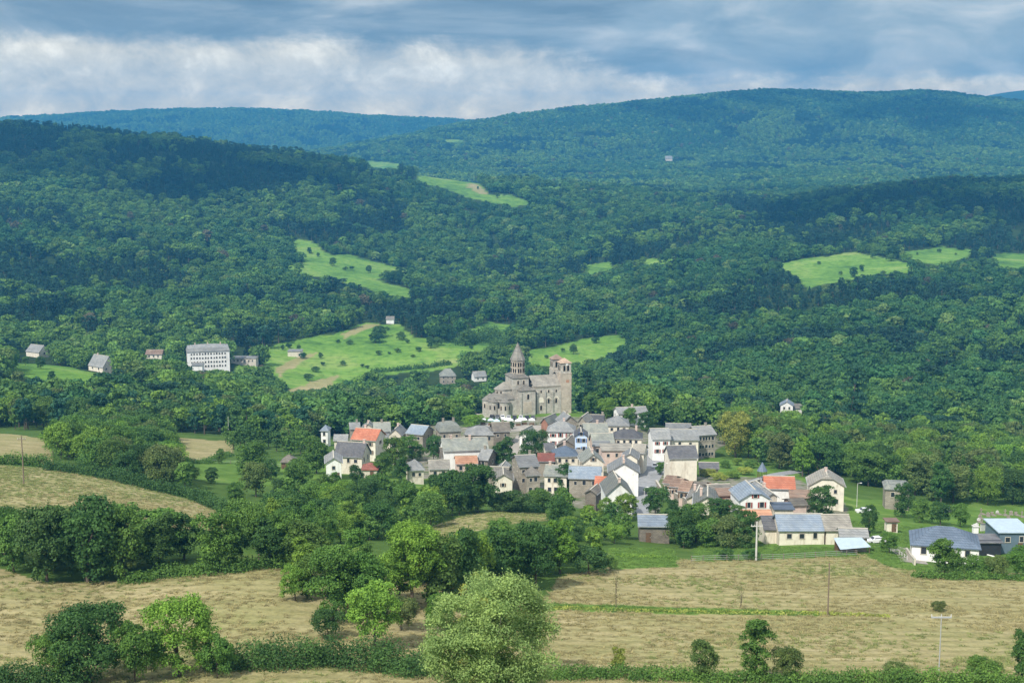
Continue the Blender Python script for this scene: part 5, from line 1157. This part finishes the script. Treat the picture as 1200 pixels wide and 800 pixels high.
for lab, poly, sp, h0, h1, kinds, tints, ymin in ZONES:
    gx = np.arange(-330, 330, sp); gy = np.arange(140, 760, sp); X, Y_ = np.meshgrid(gx, gy); X = X.ravel() + r_.uniform(-.4, .4, X.size) * sp; Y_ = Y_.ravel() + r_.uniform(-.4, .4, Y_.size) * sp
    Z_ = zat(X, Y_); px, py = proj(X, Y_, Z_); k = in_poly(px, py, poly) & (Y_ > ymin) & (np.abs(X / Y_) < .5)
    X, Y_, Z_ = X[k], Y_[k], Z_[k]; Hh = r_.uniform(h0, h1, len(X)); ok = rect_ok(X, Y_, Z_, Hh, Hh) & meadow_free(X, Y_, Z_, Hh) & open_ok(X, Y_, Z_, Hh)
    for x, y, z, h in zip(X[ok], Y_[ok], Z_[ok], Hh[ok]):
        kd = kinds[r_.integers(len(kinds))]; tn = GREENS[tints[r_.integers(len(tints))]]
        if kd == 'bush': h *= .6
        TREES.append(dict(x=x, y=y, z=z, H=h, W=h * ASP[kd] * r_.uniform(.85, 1.15), kind=kd, tint=tn, label=lab, group=lab.replace('leafy tree', 'leafy trees'), man=False, own=None))
print('trees listed', len(TREES), 'manual', sum(t['man'] for t in TREES))
# the 300 that show largest become things of their own
def inframe(t):
    px, py = proj(t['x'], t['y'], t['z'] + t['H'] * .6); hw = t['W'] / 2 * F / t['y']
    return -hw * .6 < px < 1200 + hw * .6 and py < 830
isb = lambda t: t['kind'] == 'bush'
order = sorted([t for t in TREES if inframe(t)], key=lambda t: (-1 if t['man'] else 0, -t['H'] * t['W'] / t['y'] ** 2))
nt_ = [t for t in order if not isb(t)]; nb_ = [t for t in order if isb(t)]
IND = nt_[:300] + nb_[:300]; ids = set(map(id, IND))
REST = [t for t in TREES if id(t) not in ids]
print('individual', len(nt_[:300]), len(nb_[:300]), 'rest', len(REST))
for i, t in enumerate(IND):
    if t['own']:
        n_, lf = t['own']; cm, tm = near_mesh(t['kind'], 300 + i, t['H'], t['W'], n_, lf, clear=.26 if t['label'] and 'trunk' in t['label'] else .04, bark='bark_pale' if t['kind'] == 'willow' else 'bark'); sc = (1, 1, 1)
    else:
        lst = NEAR[t['kind']] if t['kind'] in NEAR else NEAR['round']; cm, tm = lst[i % len(lst)]; sz = t['H'] / 10; sw = t['W'] / (10 * ASP[t['kind']]); sc = (sw, sw, sz)
        if t['label'] and 'bare' in t['label'] and 'trunk' not in t['label']:
            cm, tm = near_mesh('tall', 77, 10, 6, 260, .3)
    root = empty(NAMES[t['kind']], (t['x'], t['y'], t['z'] - .1), 0 if t['own'] else random.uniform(0, 6.28)); tag(root, t['label'], CATS.get(t['kind'], 'tree'), t['group'])
    j = 1 + np.array([random.uniform(-.14, .14)] * 3) + np.array([random.uniform(-.06, .06) for _ in range(3)])
    co = link('crown', cm, root); co.scale = sc; co.color = (*[float(c * q) for c, q in zip(t['tint'], j)], 1)
    to = link('trunk', tm, root); to.scale = sc

# ---- woods: far trees as instances
protos = bpy.data.collections.new('wood_shapes')
PK = []
def proto(kind, seed, H, W, n, leaf):
    V, Fc, var, C, R = crown(seed, H, W, kind, n, leaf, clear=.1, sub=0 if n < 400 else 4, jit=.42)
    tb = MB(); tb.tube((0, 0, -.5), (0, 0, H * .6), .28, .12, 5, False)
    if kind == 'scots': tb.tube((0, 0, H * .6), (0, 0, H * .9), .12, .06, 5, False)
    tv = np.array(tb.v); tf = np.array(tb.f); V2 = np.vstack([V, tv]); F2 = np.vstack([Fc, tf + len(V)])
    me = mesh_np('wood_tree', V2, F2, M['leaf_i'], {'leafvar': ('FACE', np.r_[var, np.full(len(tf), .5)])}); me.materials.append(M['bark'])
    mi = np.zeros(len(F2), np.int32); mi[len(Fc):] = 1; me.polygons.foreach_set('material_index', mi)
    o = bpy.data.objects.new('wood_%02d' % len(PK), me); protos.objects.link(o); PK.append(kind)
for s in range(4): proto('round', 40 + s, 10, 9.5, 1300, 1.0)
for s in range(2): proto('tall', 50 + s, 10, 6.8, 700, 1.0)
for s in range(2): proto('wide', 55 + s, 10, 12, 1000, 1.2)
for s in range(2): proto('scots', 60 + s, 10, 6.2, 600, .9)
for s in range(2): proto('cone', 65 + s, 10, 5, 700, .85)
for s in range(3): proto('round', 70 + s, 10, 10.5, 260, 2.2)       # for the distance
IDX = {'round': [0, 1, 2, 3], 'tall': [4, 5], 'wide': [6, 7], 'bush': [6, 7], 'scots': [8, 9], 'cone': [10, 11], 'far': [12, 13, 14], 'cedar': [8, 9], 'willow': [0]}
def scatter_object(name, label, cat, P, S, R_, I, C_, coll):
    me = bpy.data.meshes.new(name); me.vertices.add(len(P)); me.vertices.foreach_set('co', np.ascontiguousarray(P, np.float32).ravel())
    a = me.attributes.new('scl', 'FLOAT_VECTOR', 'POINT'); a.data.foreach_set('vector', np.ascontiguousarray(S, np.float32).ravel())
    a = me.attributes.new('rot', 'FLOAT_VECTOR', 'POINT'); a.data.foreach_set('vector', np.ascontiguousarray(np.stack([R_ * 0, R_ * 0, R_], -1), np.float32).ravel())
    a = me.attributes.new('idx', 'INT', 'POINT'); a.data.foreach_set('value', np.ascontiguousarray(I, np.int32))
    a = me.attributes.new('tint', 'FLOAT_COLOR', 'POINT'); a.data.foreach_set('color', np.ascontiguousarray(np.c_[C_, np.ones(len(C_))], np.float32).ravel())
    me.update(); o = link(name, me)
    ng = bpy.data.node_groups.new(name + '_nodes', 'GeometryNodeTree')
    ng.interface.new_socket('Geometry', in_out='INPUT', socket_type='NodeSocketGeometry'); ng.interface.new_socket('Geometry', in_out='OUTPUT', socket_type='NodeSocketGeometry')
    gi = ng.nodes.new('NodeGroupInput'); go = ng.nodes.new('NodeGroupOutput'); ip = ng.nodes.new('GeometryNodeInstanceOnPoints'); ci = ng.nodes.new('GeometryNodeCollectionInfo')
    ci.inputs['Collection'].default_value = coll; ci.inputs['Separate Children'].default_value = True; ci.inputs['Reset Children'].default_value = True
    ng.links.new(gi.outputs[0], ip.inputs['Points']); ng.links.new(ci.outputs[0], ip.inputs['Instance']); ip.inputs['Pick Instance'].default_value = True
    for nm, ty, sk in (('idx', 'INT', 'Instance Index'), ('rot', 'FLOAT_VECTOR', 'Rotation'), ('scl', 'FLOAT_VECTOR', 'Scale')):
        n = ng.nodes.new('GeometryNodeInputNamedAttribute'); n.data_type = ty; n.inputs['Name'].default_value = nm
        out = [s for s in n.outputs if s.enabled and s.name == 'Attribute'][0]; ng.links.new(out, ip.inputs[sk])
    ng.links.new(ip.outputs[0], go.inputs[0])
    md = o.modifiers.new('scatter', 'NODES'); md.node_group = ng
    return tag(o, label, cat, kind='stuff')
# horizon line along each azimuth for leaving out what the land hides
SL = (ZG / YG); RUN = np.maximum.accumulate(SL, axis=1)
def seen(x, y, z, Hh, margin):
    fu = np.clip((x / y - U[0]) / (U[1] - U[0]), 0, NU - 1).astype(int); j = np.clip(((np.log(y) - math.log(20)) / math.log(10400 / 20) * (NY - 1)).astype(int) - 2, 0, NY - 1)
    return (z + Hh + margin) / y > RUN[fu, j]
def forest(y0, y1, sp, hr, far=False):
    gx = np.arange(-y1 * .6, y1 * .6, sp); gy = np.arange(y0, y1, sp); X, Y_ = np.meshgrid(gx, gy); X = X.ravel(); Y_ = Y_.ravel()
    k = np.abs(X / Y_) < .43; X, Y_ = X[k], Y_[k]
    X = X + r_.uniform(-.42, .42, X.size) * sp; Y_ = Y_ + r_.uniform(-.42, .42, Y_.size) * sp
    k = (Y_ > y0) & (Y_ < y1); X, Y_ = X[k], Y_[k]; Z_ = zat(X, Y_)
    Hh = r_.uniform(*hr, len(X)) * (1 + .5 * fbm(X / 60, Y_ / 60, 3))
    k = fbm(X / 28 + 11, Y_ / 28, 3) > -.42; X, Y_, Z_, Hh = X[k], Y_[k], Z_[k], Hh[k]
    k = seen(X, Y_, Z_, Hh, 12) & meadow_free(X, Y_, Z_, Hh) & rect_ok(X, Y_, Z_, Hh, Hh, .12)
    return X[k], Y_[k], Z_[k], Hh[k]
def tint_field(X, Y_, far):
    n = len(X); a = fbm(X / 90 + 5, Y_ / 90, 4); b = fbm(X / 260 + 50, Y_ / 260 + 7, 3); q = r_.random(n)
    pine = (a + .5 * b + r_.normal(0, .12, n) + np.where((X > 60) & (Y_ < 1500), .1, 0) + np.where((X > 120) & (Y_ > 1550) & (Y_ < 2750), .32, 0) + np.where((X < -150) & (Y_ > 1950) & (Y_ < 2750), .25, 0) - np.where(Y_ > 2800, .12, 0)) > .22
    br = np.array([.155, .27, .05]); dk = np.array([.055, .145, .045]); yl = np.array([.17, .26, .075]); pn = np.array([.03, .078, .045]); rd = np.array([.13, .12, .07])
    f = np.clip(.45 + .9 * b + r_.normal(0, .28, n), 0, 1)[:, None]
    c = dk * (1 - f) + br * f
    c[(q > .96)] = yl; c[pine] = pn * r_.uniform(.7, 1.3, (pine.sum(), 1)); c[(q < .006)] = rd
    return c * np.exp(r_.normal(0, .16, (n, 1))).clip(.6, 1.5), pine
groups = []
for nm, lab, cat, y0, y1, sp, hr, far in (('woodland', 'mixed broadleaf and pine woodland filling the slopes just behind the village', 'woodland', 560, 1000, 7.8, (6.5, 14), False),
                                ('valley_forest', 'dense green forest on the valley sides around the pastures', 'forest', 1000, 1750, 8.6, (6.5, 14.5), False),
                                ('ridge_forest', 'dark forest climbing to the near wooded ridges', 'forest', 1750, 2700, 9.6, (7, 15), False),
                                ('distant_forest', 'blue-green forest covering the far hill', 'forest', 2900, 5300, 11.5, (8, 14), True),
                                ('horizon_forest', 'hazy blue forest on the farthest ridge at left', 'forest', 5600, 6900, 14, (9, 15), True)):
    X, Y_, Z_, Hh = forest(y0, y1, sp, hr)[:4]
    if nm == 'woodland':     # leave village ground and scattered belts to their own trees
        px, py = proj(X, Y_, Z_); k = ~((px > 545) & (px < 690) & (Y_ < 610)); X, Y_, Z_, Hh = X[k], Y_[k], Z_[k], Hh[k]
    C_, pine = tint_field(X, Y_, far); n = len(X)
    if far: I = r_.integers(12, 15, n)
    else:
        I = r_.choice([0, 1, 2, 3, 0, 1, 2, 3, 4, 5, 6, 7], n); I[pine] = r_.choice([8, 9, 8, 9, 10, 11], pine.sum())
    Wd = Hh * r_.uniform(.8, 1.35, n); S = np.stack([Wd / 10, Wd / 10, Hh / 10], -1)
    P = np.stack([X, Y_, Z_ - .2], -1); R0 = r_.uniform(0, 6.28, n)
    if nm == 'woodland' and REST:
        q = REST; P = np.vstack([P, [[t['x'], t['y'], t['z'] - .1] for t in q]]); S = np.vstack([S, [[t['W'] / (10 * ASP[t['kind']])] * 2 + [t['H'] / 10] for t in q]])
        C_ = np.vstack([C_, [t['tint'] for t in q]]); I = np.r_[I, [IDX[t['kind']][i % len(IDX[t['kind']])] for i, t in enumerate(q)]]; R0 = np.r_[R0, r_.uniform(0, 6.28, len(q))]
    scatter_object(nm, lab, cat, P, S, R0, I, C_, protos); print(nm, len(P))
# bushes dotted on the meadows
MBU = []
for px, py, w, k in [(363, 297, 6, 1), (373, 301, 7, 1), (405, 317, 7, 1), (412, 316, 6, 1), (432, 320, 9, 1), (454, 330, 18, 1), (462, 332, 16, 0), (396, 402, 7, 1), (410, 404, 8, 1), (440, 402, 20, 1), (446, 395, 16, 1), (512, 405, 26, 1), (520, 400, 22, 1), (505, 408, 14, 1), (484, 419, 8, 0), (456, 415, 8, 0), (444, 416, 6, 0), (466, 413, 7, 0), (355, 420, 9, 1), (376, 420, 6, 1), (370, 436, 12, 0), (378, 428, 8, 0), (362, 446, 22, 0), (1023, 303, 7, 1), (1010, 318, 6, 1), (1075, 299, 5, 1), (1035, 322, 14, 0), (1050, 323, 14, 0), (1180, 296, 6, 1), (402, 428, 7, 0), (425, 430, 9, 0), (430, 432, 8, 0), (350, 410, 7, 1), (338, 408, 10, 1), (331, 410, 9, 1), (470, 398, 12, 1), (478, 402, 10, 1), (490, 412, 7, 0), (545, 405, 12, 1), (552, 409, 10, 1), (660, 412, 7, 0), (672, 415, 8, 1), (698, 402, 10, 0), (640, 420, 9, 1), (390, 312, 9, 1), (470, 328, 10, 1), (960, 310, 6, 1), (985, 322, 8, 0), (1000, 325, 10, 1), (1100, 296, 7, 1), (1120, 299, 7, 1), (1050, 303, 12, 1), (1060, 300, 12, 1), (1044, 306, 10, 0), (547, 213, 4, 1), (560, 222, 6, 1), (583, 232, 5, 1), (530, 210, 5, 1), (48, 432, 14, 1), (30, 428, 10, 1), (60, 446, 16, 1)]:
    p = hit(px, py); s = w * p[1] / F * random.uniform(.55, 1.5); k = 0 if random.random() < .35 else k; MBU.append((p, s, k))
TREES2 = MBU
for i, (p, s, k) in enumerate(MBU):
    kd = 'round' if k else 'bush'; cm, tm = NEAR[kd][i % 3]; root = empty(NAMES[kd], tuple(p), random.uniform(0, 6)); px, py = proj(*p)
    if py < 250: w_ = ('tiny tree on the small ridge top pastures', 'tiny trees on the ridge top pastures')
    elif px > 900: w_ = ('field tree on the bright pasture at the right', 'field trees on the bright right pasture')
    elif py < 345: w_ = ('lone dark tree on the upper narrow pasture behind the village', 'lone trees on the upper narrow pasture')
    elif px < 100: w_ = ('tree at the foot of the sloping lawn at far left', 'trees below the sloping far left lawn')
    else: w_ = ('lone tree or thicket on the sunlit meadow left of the church', 'lone trees on the sunlit meadow left of the church')
    lab = w_[0] if k or py < 345 or px < 100 or px > 900 else 'low bush on the sunlit meadow left of the church'
    tag(root, lab, 'tree' if k else 'bush', w_[1] if lab == w_[0] else 'low bushes on the sunlit meadow')
    co = link('crown', cm, root); co.scale = (s / (10 * ASP[kd]),) * 2 + (s / 10 * (1.0 if k else .6),); co.color = [(.045, .115, .04, 1), (.07, .15, .045, 1), (.1, .19, .05, 1)][i % 3]; root.rotation_euler[2] = i
    to = link('trunk', tm, root); to.scale = co.scale

# ---- hedges
def hedge(name, label, pts, w, h, dens, leaf, tint, group=None, seed=0):
    r = np.random.default_rng(seed + 500); P = np.array([pt(*q)[:2] for q in pts]); seg = np.r_[0, np.cumsum(np.linalg.norm(np.diff(P, axis=0), axis=1))]; Ln = seg[-1]
    nb = int(Ln / (w * .45)) + 2; T_ = np.linspace(0, Ln, nb) + r.uniform(-.3, .3, nb) * w * .4
    bx = np.interp(T_, seg, P[:, 0]) + r.normal(0, w * .16, nb); by = np.interp(T_, seg, P[:, 1]) + r.normal(0, w * .16, nb); bz = zat(bx, by)
    bw = w * r.uniform(.45, .75, nb); bh = h * r.uniform(.55, 1.2, nb)
    m = int(dens * Ln * (w + 2 * h)); k = r.integers(0, nb, m); D = rdir(r, m); D[:, 2] = np.abs(D[:, 2]); rr = r.normal(1, .16, m).clip(.4, 1.5)
    V0 = np.stack([bx[k] + D[:, 0] * bw[k] * rr, by[k] + D[:, 1] * bw[k] * rr, D[:, 2] * bh[k] * rr], -1); V0[:, 2] += zat(V0[:, 0], V0[:, 1])
    o0 = np.array([P[0][0], P[0][1], float(zat(*P[0]))]); V, Fc = leaves(r, V0 - o0, D, leaf, .8)
    lob = r.random(nb); var = np.clip(.5 + .35 * (lob[k] - .5) * 2 + r.normal(0, .17, m), 0, 1)
    me = mesh_np(name, V, Fc, M['leaf'], {'leafvar': ('FACE', var)}); o = link(name, me, loc=tuple(o0)); o.color = (*GREENS[tint], 1)
    return tag(o, label, 'hedge', group)
hedge('hedge', 'long unkempt hedge along the bottom right edge of the hay field', [(650, 795), (720, 793), (800, 796), (880, 799), (960, 800), (1060, 801), (1210, 802)], 2.8, 1.4, 80, .26, 'mid', seed=1)
hedge('hedge', 'dark hedge along the bottom between the bright tree and the willow', [(255, 783), (320, 780), (380, 777), (440, 783), (500, 792)], 3.6, 2.9, 85, .28, 'deep', seed=2)
hedge('hedge', 'weedy hedge in the bottom left corner', [(-20, 802), (40, 800), (90, 803)], 3.2, 2.2, 80, .27, 'deep', seed=3)
hedge('hedge', 'dark clipped hedge curving along the top of the upper left hay field', [(60, 551), (100, 556), (140, 564), (190, 576), (230, 586), (262, 600), (292, 612)], 3.2, 2.6, 40, .4, 'deep', seed=4)
hedge('hedge', 'low hedge in front of the dark clump between the left hay fields', [(150, 682), (190, 674), (260, 671), (345, 664)], 3.0, 1.8, 50, .34, 'mid', seed=5)
hedge('hedge', 'scrubby hedge at the far end of the upper left hay field', [(-20, 543), (20, 544), (60, 548)], 3.2, 3.0, 40, .4, 'mid', seed=6)
hedge('hedge', 'hedge below the pale hay strip in the middle distance at left', [(205, 540), (240, 543), (270, 533)], 2.5, 1.4, 20, .36, 'mid', seed=7)
hedge('hedge', 'dark hedge closing the right edge of the hay patch below the village', [(600, 600), (640, 600), (665, 604)], 3.0, 2.4, 40, .4, 'deep', seed=8)
hedge('hedge', 'hedge along the garden of the bungalow towards the field', [(1075, 676), (1120, 678), (1165, 678), (1205, 680)], 2.4, 1.2, 50, .32, 'mid', seed=9)
hedge('hedge', 'rough grassy bank crossing the right hay field', [(650, 712), (720, 715), (800, 717), (880, 718), (950, 719), (1040, 722)], 1.4, .4, 26, .3, 'yellow', seed=10)
hedge('hedge', 'low vegetable rows on the green plot left of the barn', [(722, 652), (760, 652), (786, 655)], 3.5, .5, 16, .35, 'bright', seed=11)
hedge('hedge', 'dark hedge on the meadow crossing the sunlit slope', [(437, 437), (470, 434), (500, 431), (527, 427)], 4, 3, 3, 1.2, 'deep', seed=12)
hedge('hedge', 'dark thicket along the lower edge of the sunlit meadow', [(545, 403), (575, 398), (600, 412)], 12, 9, 2.5, 1.3, 'deep', seed=13)

# ---- grass of the near fields
gp = bpy.data.collections.new('grass_shapes')
def tuft(seed, n, h, lean):
    r = np.random.default_rng(seed); V, Fc = [], []
    for i in range(n):
        a = r.uniform(0, 6.28); b = r.uniform(0, .35); x, y = b * math.cos(a), b * math.sin(a); l = h * r.uniform(.5, 1.2); d = r.normal(0, lean, 2); w = .035; c, s = math.cos(a), math.sin(a); o = len(V)
        V += [(x - w * s, y + w * c, -.05), (x + w * s, y - w * c, -.05), (x + d[0] * .6 + w * .6 * s, y + d[1] * .6 - w * .6 * c, l * .6), (x + d[0], y + d[1], l)]; Fc.append((o, o + 1, o + 2, o + 3))
    me = mesh_np('tuft', np.array(V), np.array(Fc), M['grass_i'], {'leafvar': ('FACE', r.uniform(.2, .8, n))}); o = bpy.data.objects.new('tuft_%d' % seed, me); gp.objects.link(o)
for s in range(4): tuft(s, 26, .34, .2)
n = 60000; u_ = r_.uniform(-.42, .42, n); Y_ = np.sqrt(r_.uniform(130 ** 2, 345 ** 2, n)); X = u_ * Y_
Z_ = zat(X, Y_); px, py = proj(X, Y_, Z_); k = np.zeros(n, bool); kg = np.zeros(n, bool)
for poly, a, b in DRY: k |= in_poly(px, py, poly) & (Y_ > a) & (Y_ < b)
for poly, a, b in GREEN: kg |= in_poly(px, py, poly) & (Y_ > a) & (Y_ < b)
dn = fbm(X / 14, Y_ / 9, 4); k &= (dn + r_.normal(0, .3, n) > -.12); k |= kg
k &= rect_ok(X, Y_, Z_, np.full(n, .4), np.full(n, .4), .0)
X, Y_, Z_, kg, dn = X[k], Y_[k], Z_[k], kg[k], dn[k]; m = len(X)
col = np.array([.33, .29, .14]) * (1 - .0) * np.ones((m, 1)); gsel = fbm(X / 30 + 4, Y_ / 22, 4) + r_.normal(0, .15, m) > .12; col[gsel] = (.22, .255, .085); col[kg] = (.12, .21, .04)
col *= r_.uniform(.75, 1.25, (m, 1)); sz = r_.uniform(.7, 1.5, m); S = np.stack([sz * 1.3, sz * 1.3, sz * np.where(kg, .4, .5)], -1)
scatter_object('grass', 'dry straw coloured and green grass of the hay fields', 'grass', np.stack([X, Y_, Z_], -1), S, r_.uniform(0, 6.28, m), r_.integers(0, 4, m), col, gp); print('grass', m)
# ------------------------------------------------------------------ sky, sun, air
world = bpy.data.worlds.new('World'); scene.world = world; world.use_nodes = True
nt = world.node_tree; bg = nt.nodes['Background']; bg.inputs['Strength'].default_value = 0.1
SUN_EL, SUN_AZ = math.radians(48), math.radians(212)      # azimuth from +y clockwise: behind the camera, left
sky = nt.nodes.new('ShaderNodeTexSky'); sky.sky_type = 'NISHITA'; sky.sun_disc = False; sky.sun_elevation = SUN_EL; sky.sun_rotation = SUN_AZ
tc = nt.nodes.new('ShaderNodeTexCoord'); sep = nt.nodes.new('ShaderNodeSeparateXYZ'); nt.links.new(tc.outputs['Generated'], sep.inputs[0])
def math_(op, a, b=None, c=None, clamp=False):
    n = nt.nodes.new('ShaderNodeMath'); n.operation = op; n.use_clamp = clamp
    for i, v in enumerate((a, b, c)):
        if v is None: continue
        if isinstance(v, (int, float)): n.inputs[i].default_value = v
        else: nt.links.new(v, n.inputs[i])
    return n.outputs[0]
def maprange(v, a, b, c=0.0, d=1.0):
    n = nt.nodes.new('ShaderNodeMapRange'); n.interpolation_type = 'SMOOTHSTEP'; nt.links.new(v, n.inputs[0])
    for i, q in enumerate((a, b, c, d)): n.inputs[i + 1].default_value = q
    return n.outputs[0]
def mapv(sc, loc=(0, 0, 0)):
    m = nt.nodes.new('ShaderNodeMapping'); m.inputs['Scale'].default_value = sc; m.inputs['Location'].default_value = loc; nt.links.new(tc.outputs['Generated'], m.inputs['Vector']); return m.outputs[0]
zc = sep.outputs[2]; xc = sep.outputs[0]
K = 10.0                                         # colours below are display values, divided by the background strength
def C10(r, g, b): return (r * K, g * K, b * K, 1)
nA = noise(nt, mapv((6, 6, 26), (4, 0, 0)), 1.0, 7, 0.58, 0.5)      # long soft banks
nB = noise(nt, mapv((26, 26, 38), (1, 2, 0)), 1.0, 10, 0.63, 0.2)        # puffs
nC = noise(nt, mapv((11, 11, 30), (9, 2, 3)), 1.0, 6, 0.55, 0.4)
# bright cloud bank near the horizon
bank = ramp(nt, nB, [(0.36, C10(.56, .52, .45)), (0.46, C10(.72, .65, .53)), (0.54, C10(.84, .75, .6)), (0.66, C10(1.15, 1.03, .83))])
# dark blue-grey deck over it, lighter and more broken towards the right
deck = ramp(nt, nA, [(0.38, C10(.11, .165, .235)), (0.48, C10(.165, .225, .295)), (0.56, C10(.26, .31, .36)), (0.66, C10(.45, .47, .48))])
deckR = ramp(nt, nC, [(0.34, C10(.17, .25, .34)), (0.48, C10(.28, .35, .41)), (0.58, C10(.42, .46, .49)), (0.7, C10(.65, .64, .62))])
right = maprange(math_('ADD', xc, math_('MULTIPLY', math_('SUBTRACT', nA, .5), .5)), -0.03, 0.16)
dk = mixc(nt, right, deck, deckR)
# the edge between deck and bank
edge0 = math_('ADD', .054, math_('MULTIPLY', maprange(xc, -0.02, .12), -.024))
wob = math_('ADD', math_('MULTIPLY', math_('SUBTRACT', nA, .5), .035), math_('MULTIPLY', math_('SUBTRACT', nB, .5), .022))
e = math_('SUBTRACT', zc, math_('ADD', edge0, wob))
fac = maprange(e, -.007, .011)
bank = mixc(nt, maprange(zc, .012, .04), mixc(nt, 1.0, bank, (1.65, 1.4, .98), 'MULTIPLY'), bank)
cl = mixc(nt, fac, bank, dk)
# clouds overhead: broken overcast, out of the picture but lighting it
hi = ramp(nt, noise(nt, mapv((1.6, 1.6, 2.4), (2, 5, 1)), 1.0, 6, 0.6), [(0.35, C10(.42, .49, .58)), (0.6, C10(.85, .87, .89)), (0.75, C10(1.25, 1.25, 1.22))])
cl = mixc(nt, maprange(zc, .14, .3), cl, hi)
cover = mixc(nt, 0.88, sky.outputs[0], cl)
nt.links.new(cover, bg.inputs['Color'])

sd = bpy.data.lights.new('sun', 'SUN'); sd.energy = SUN_E; sd.angle = math.radians(SUN_ANGLE); sd.color = (1, .955, .88)
so = bpy.data.objects.new('sun', sd); COL.objects.link(so)
# direction towards the sun
sx, sy, sz = math.cos(SUN_EL) * math.sin(SUN_AZ), math.cos(SUN_EL) * math.cos(SUN_AZ), math.sin(SUN_EL)
from mathutils import Vector
so.rotation_euler = Vector((sx, sy, sz)).to_track_quat('Z', 'Y').to_euler(); so.location = (0, -50, 300)

# unseen clouds added out of frame so their shade falls on the upper slopes
def cloud(label, tx, ty, tz, alt, rx, ry, seed):
    r = np.random.default_rng(seed); t = (alt - tz) / sz; cx, cy_ = tx + sx * t, ty + sy * t
    V, Fc = [], []; nu, nv = 14, 8
    for i in range(46):
        a = r.uniform(0, 2 * PI); q = r.uniform(0, 1) ** .5; R = min(rx, ry) * r.uniform(.16, .34) * (1.15 - .5 * q)
        c = (q * rx * math.cos(a), q * ry * math.sin(a), r.uniform(-.1, .5) * R); o_ = len(V)
        for v in range(nv + 1):
            th = PI * v / nv
            for u in range(nu):
                ph = 2 * PI * u / nu; k = R * (1 + .12 * r.normal()); V.append((c[0] + k * math.sin(th) * math.cos(ph), c[1] + k * math.sin(th) * math.sin(ph), c[2] + k * .55 * math.cos(th)))
        for v in range(nv):
            for u in range(nu): Fc.append((o_ + v * nu + u, o_ + (v + 1) * nu + u, o_ + (v + 1) * nu + (u + 1) % nu, o_ + v * nu + (u + 1) % nu))
    me = mesh_np('cloud', np.array(V), np.array(Fc), M['cloud']); me.shade_smooth(); o = link('cloud', me, loc=(cx, cy_, alt)); tag(o, label, 'cloud', kind='structure')
M['cloud'] = simple('cloud', (.8, .82, .85), 1.0, .05, .01, bmp=0)
for q in SHADE_CLOUDS: cloud(*q)
zb = float(ZG.min()) - 6; zt = float(ZG.max()) + 4; print('zt', zt)
hz = MB().box(-6500, 6500, -60, 9100, zb, zt)
hm = bpy.data.materials.new('haze'); hm.use_nodes = True; hn = hm.node_tree; hn.nodes.clear(); ho = hn.nodes.new('ShaderNodeOutputMaterial'); pv = hn.nodes.new('ShaderNodeVolumePrincipled')
pv.inputs['Color'].default_value = HAZE_COL; pv.inputs['Density'].default_value = HAZE_D; pv.inputs['Anisotropy'].default_value = .2
hn.links.new(pv.outputs[0], ho.inputs['Volume']); o = hz.build('haze', hm); tag(o, 'thin blue air haze filling the valley', 'haze', kind='stuff')

vs_ = scene.view_settings; vs_.view_transform = 'Standard'; vs_.look = 'None'; vs_.gamma = 1; vs_.use_curve_mapping = False; vs_.exposure = EXPO
cy = scene.cycles; cy.max_bounces = 4; cy.diffuse_bounces = 2; cy.glossy_bounces = 1; cy.transmission_bounces = 2; cy.volume_bounces = 0; cy.transparent_max_bounces = 4
cy.use_denoising = True; cy.caustics_reflective = False; cy.caustics_refractive = False
cy.sample_clamp_indirect = 3
print('objects', len(scene.objects))
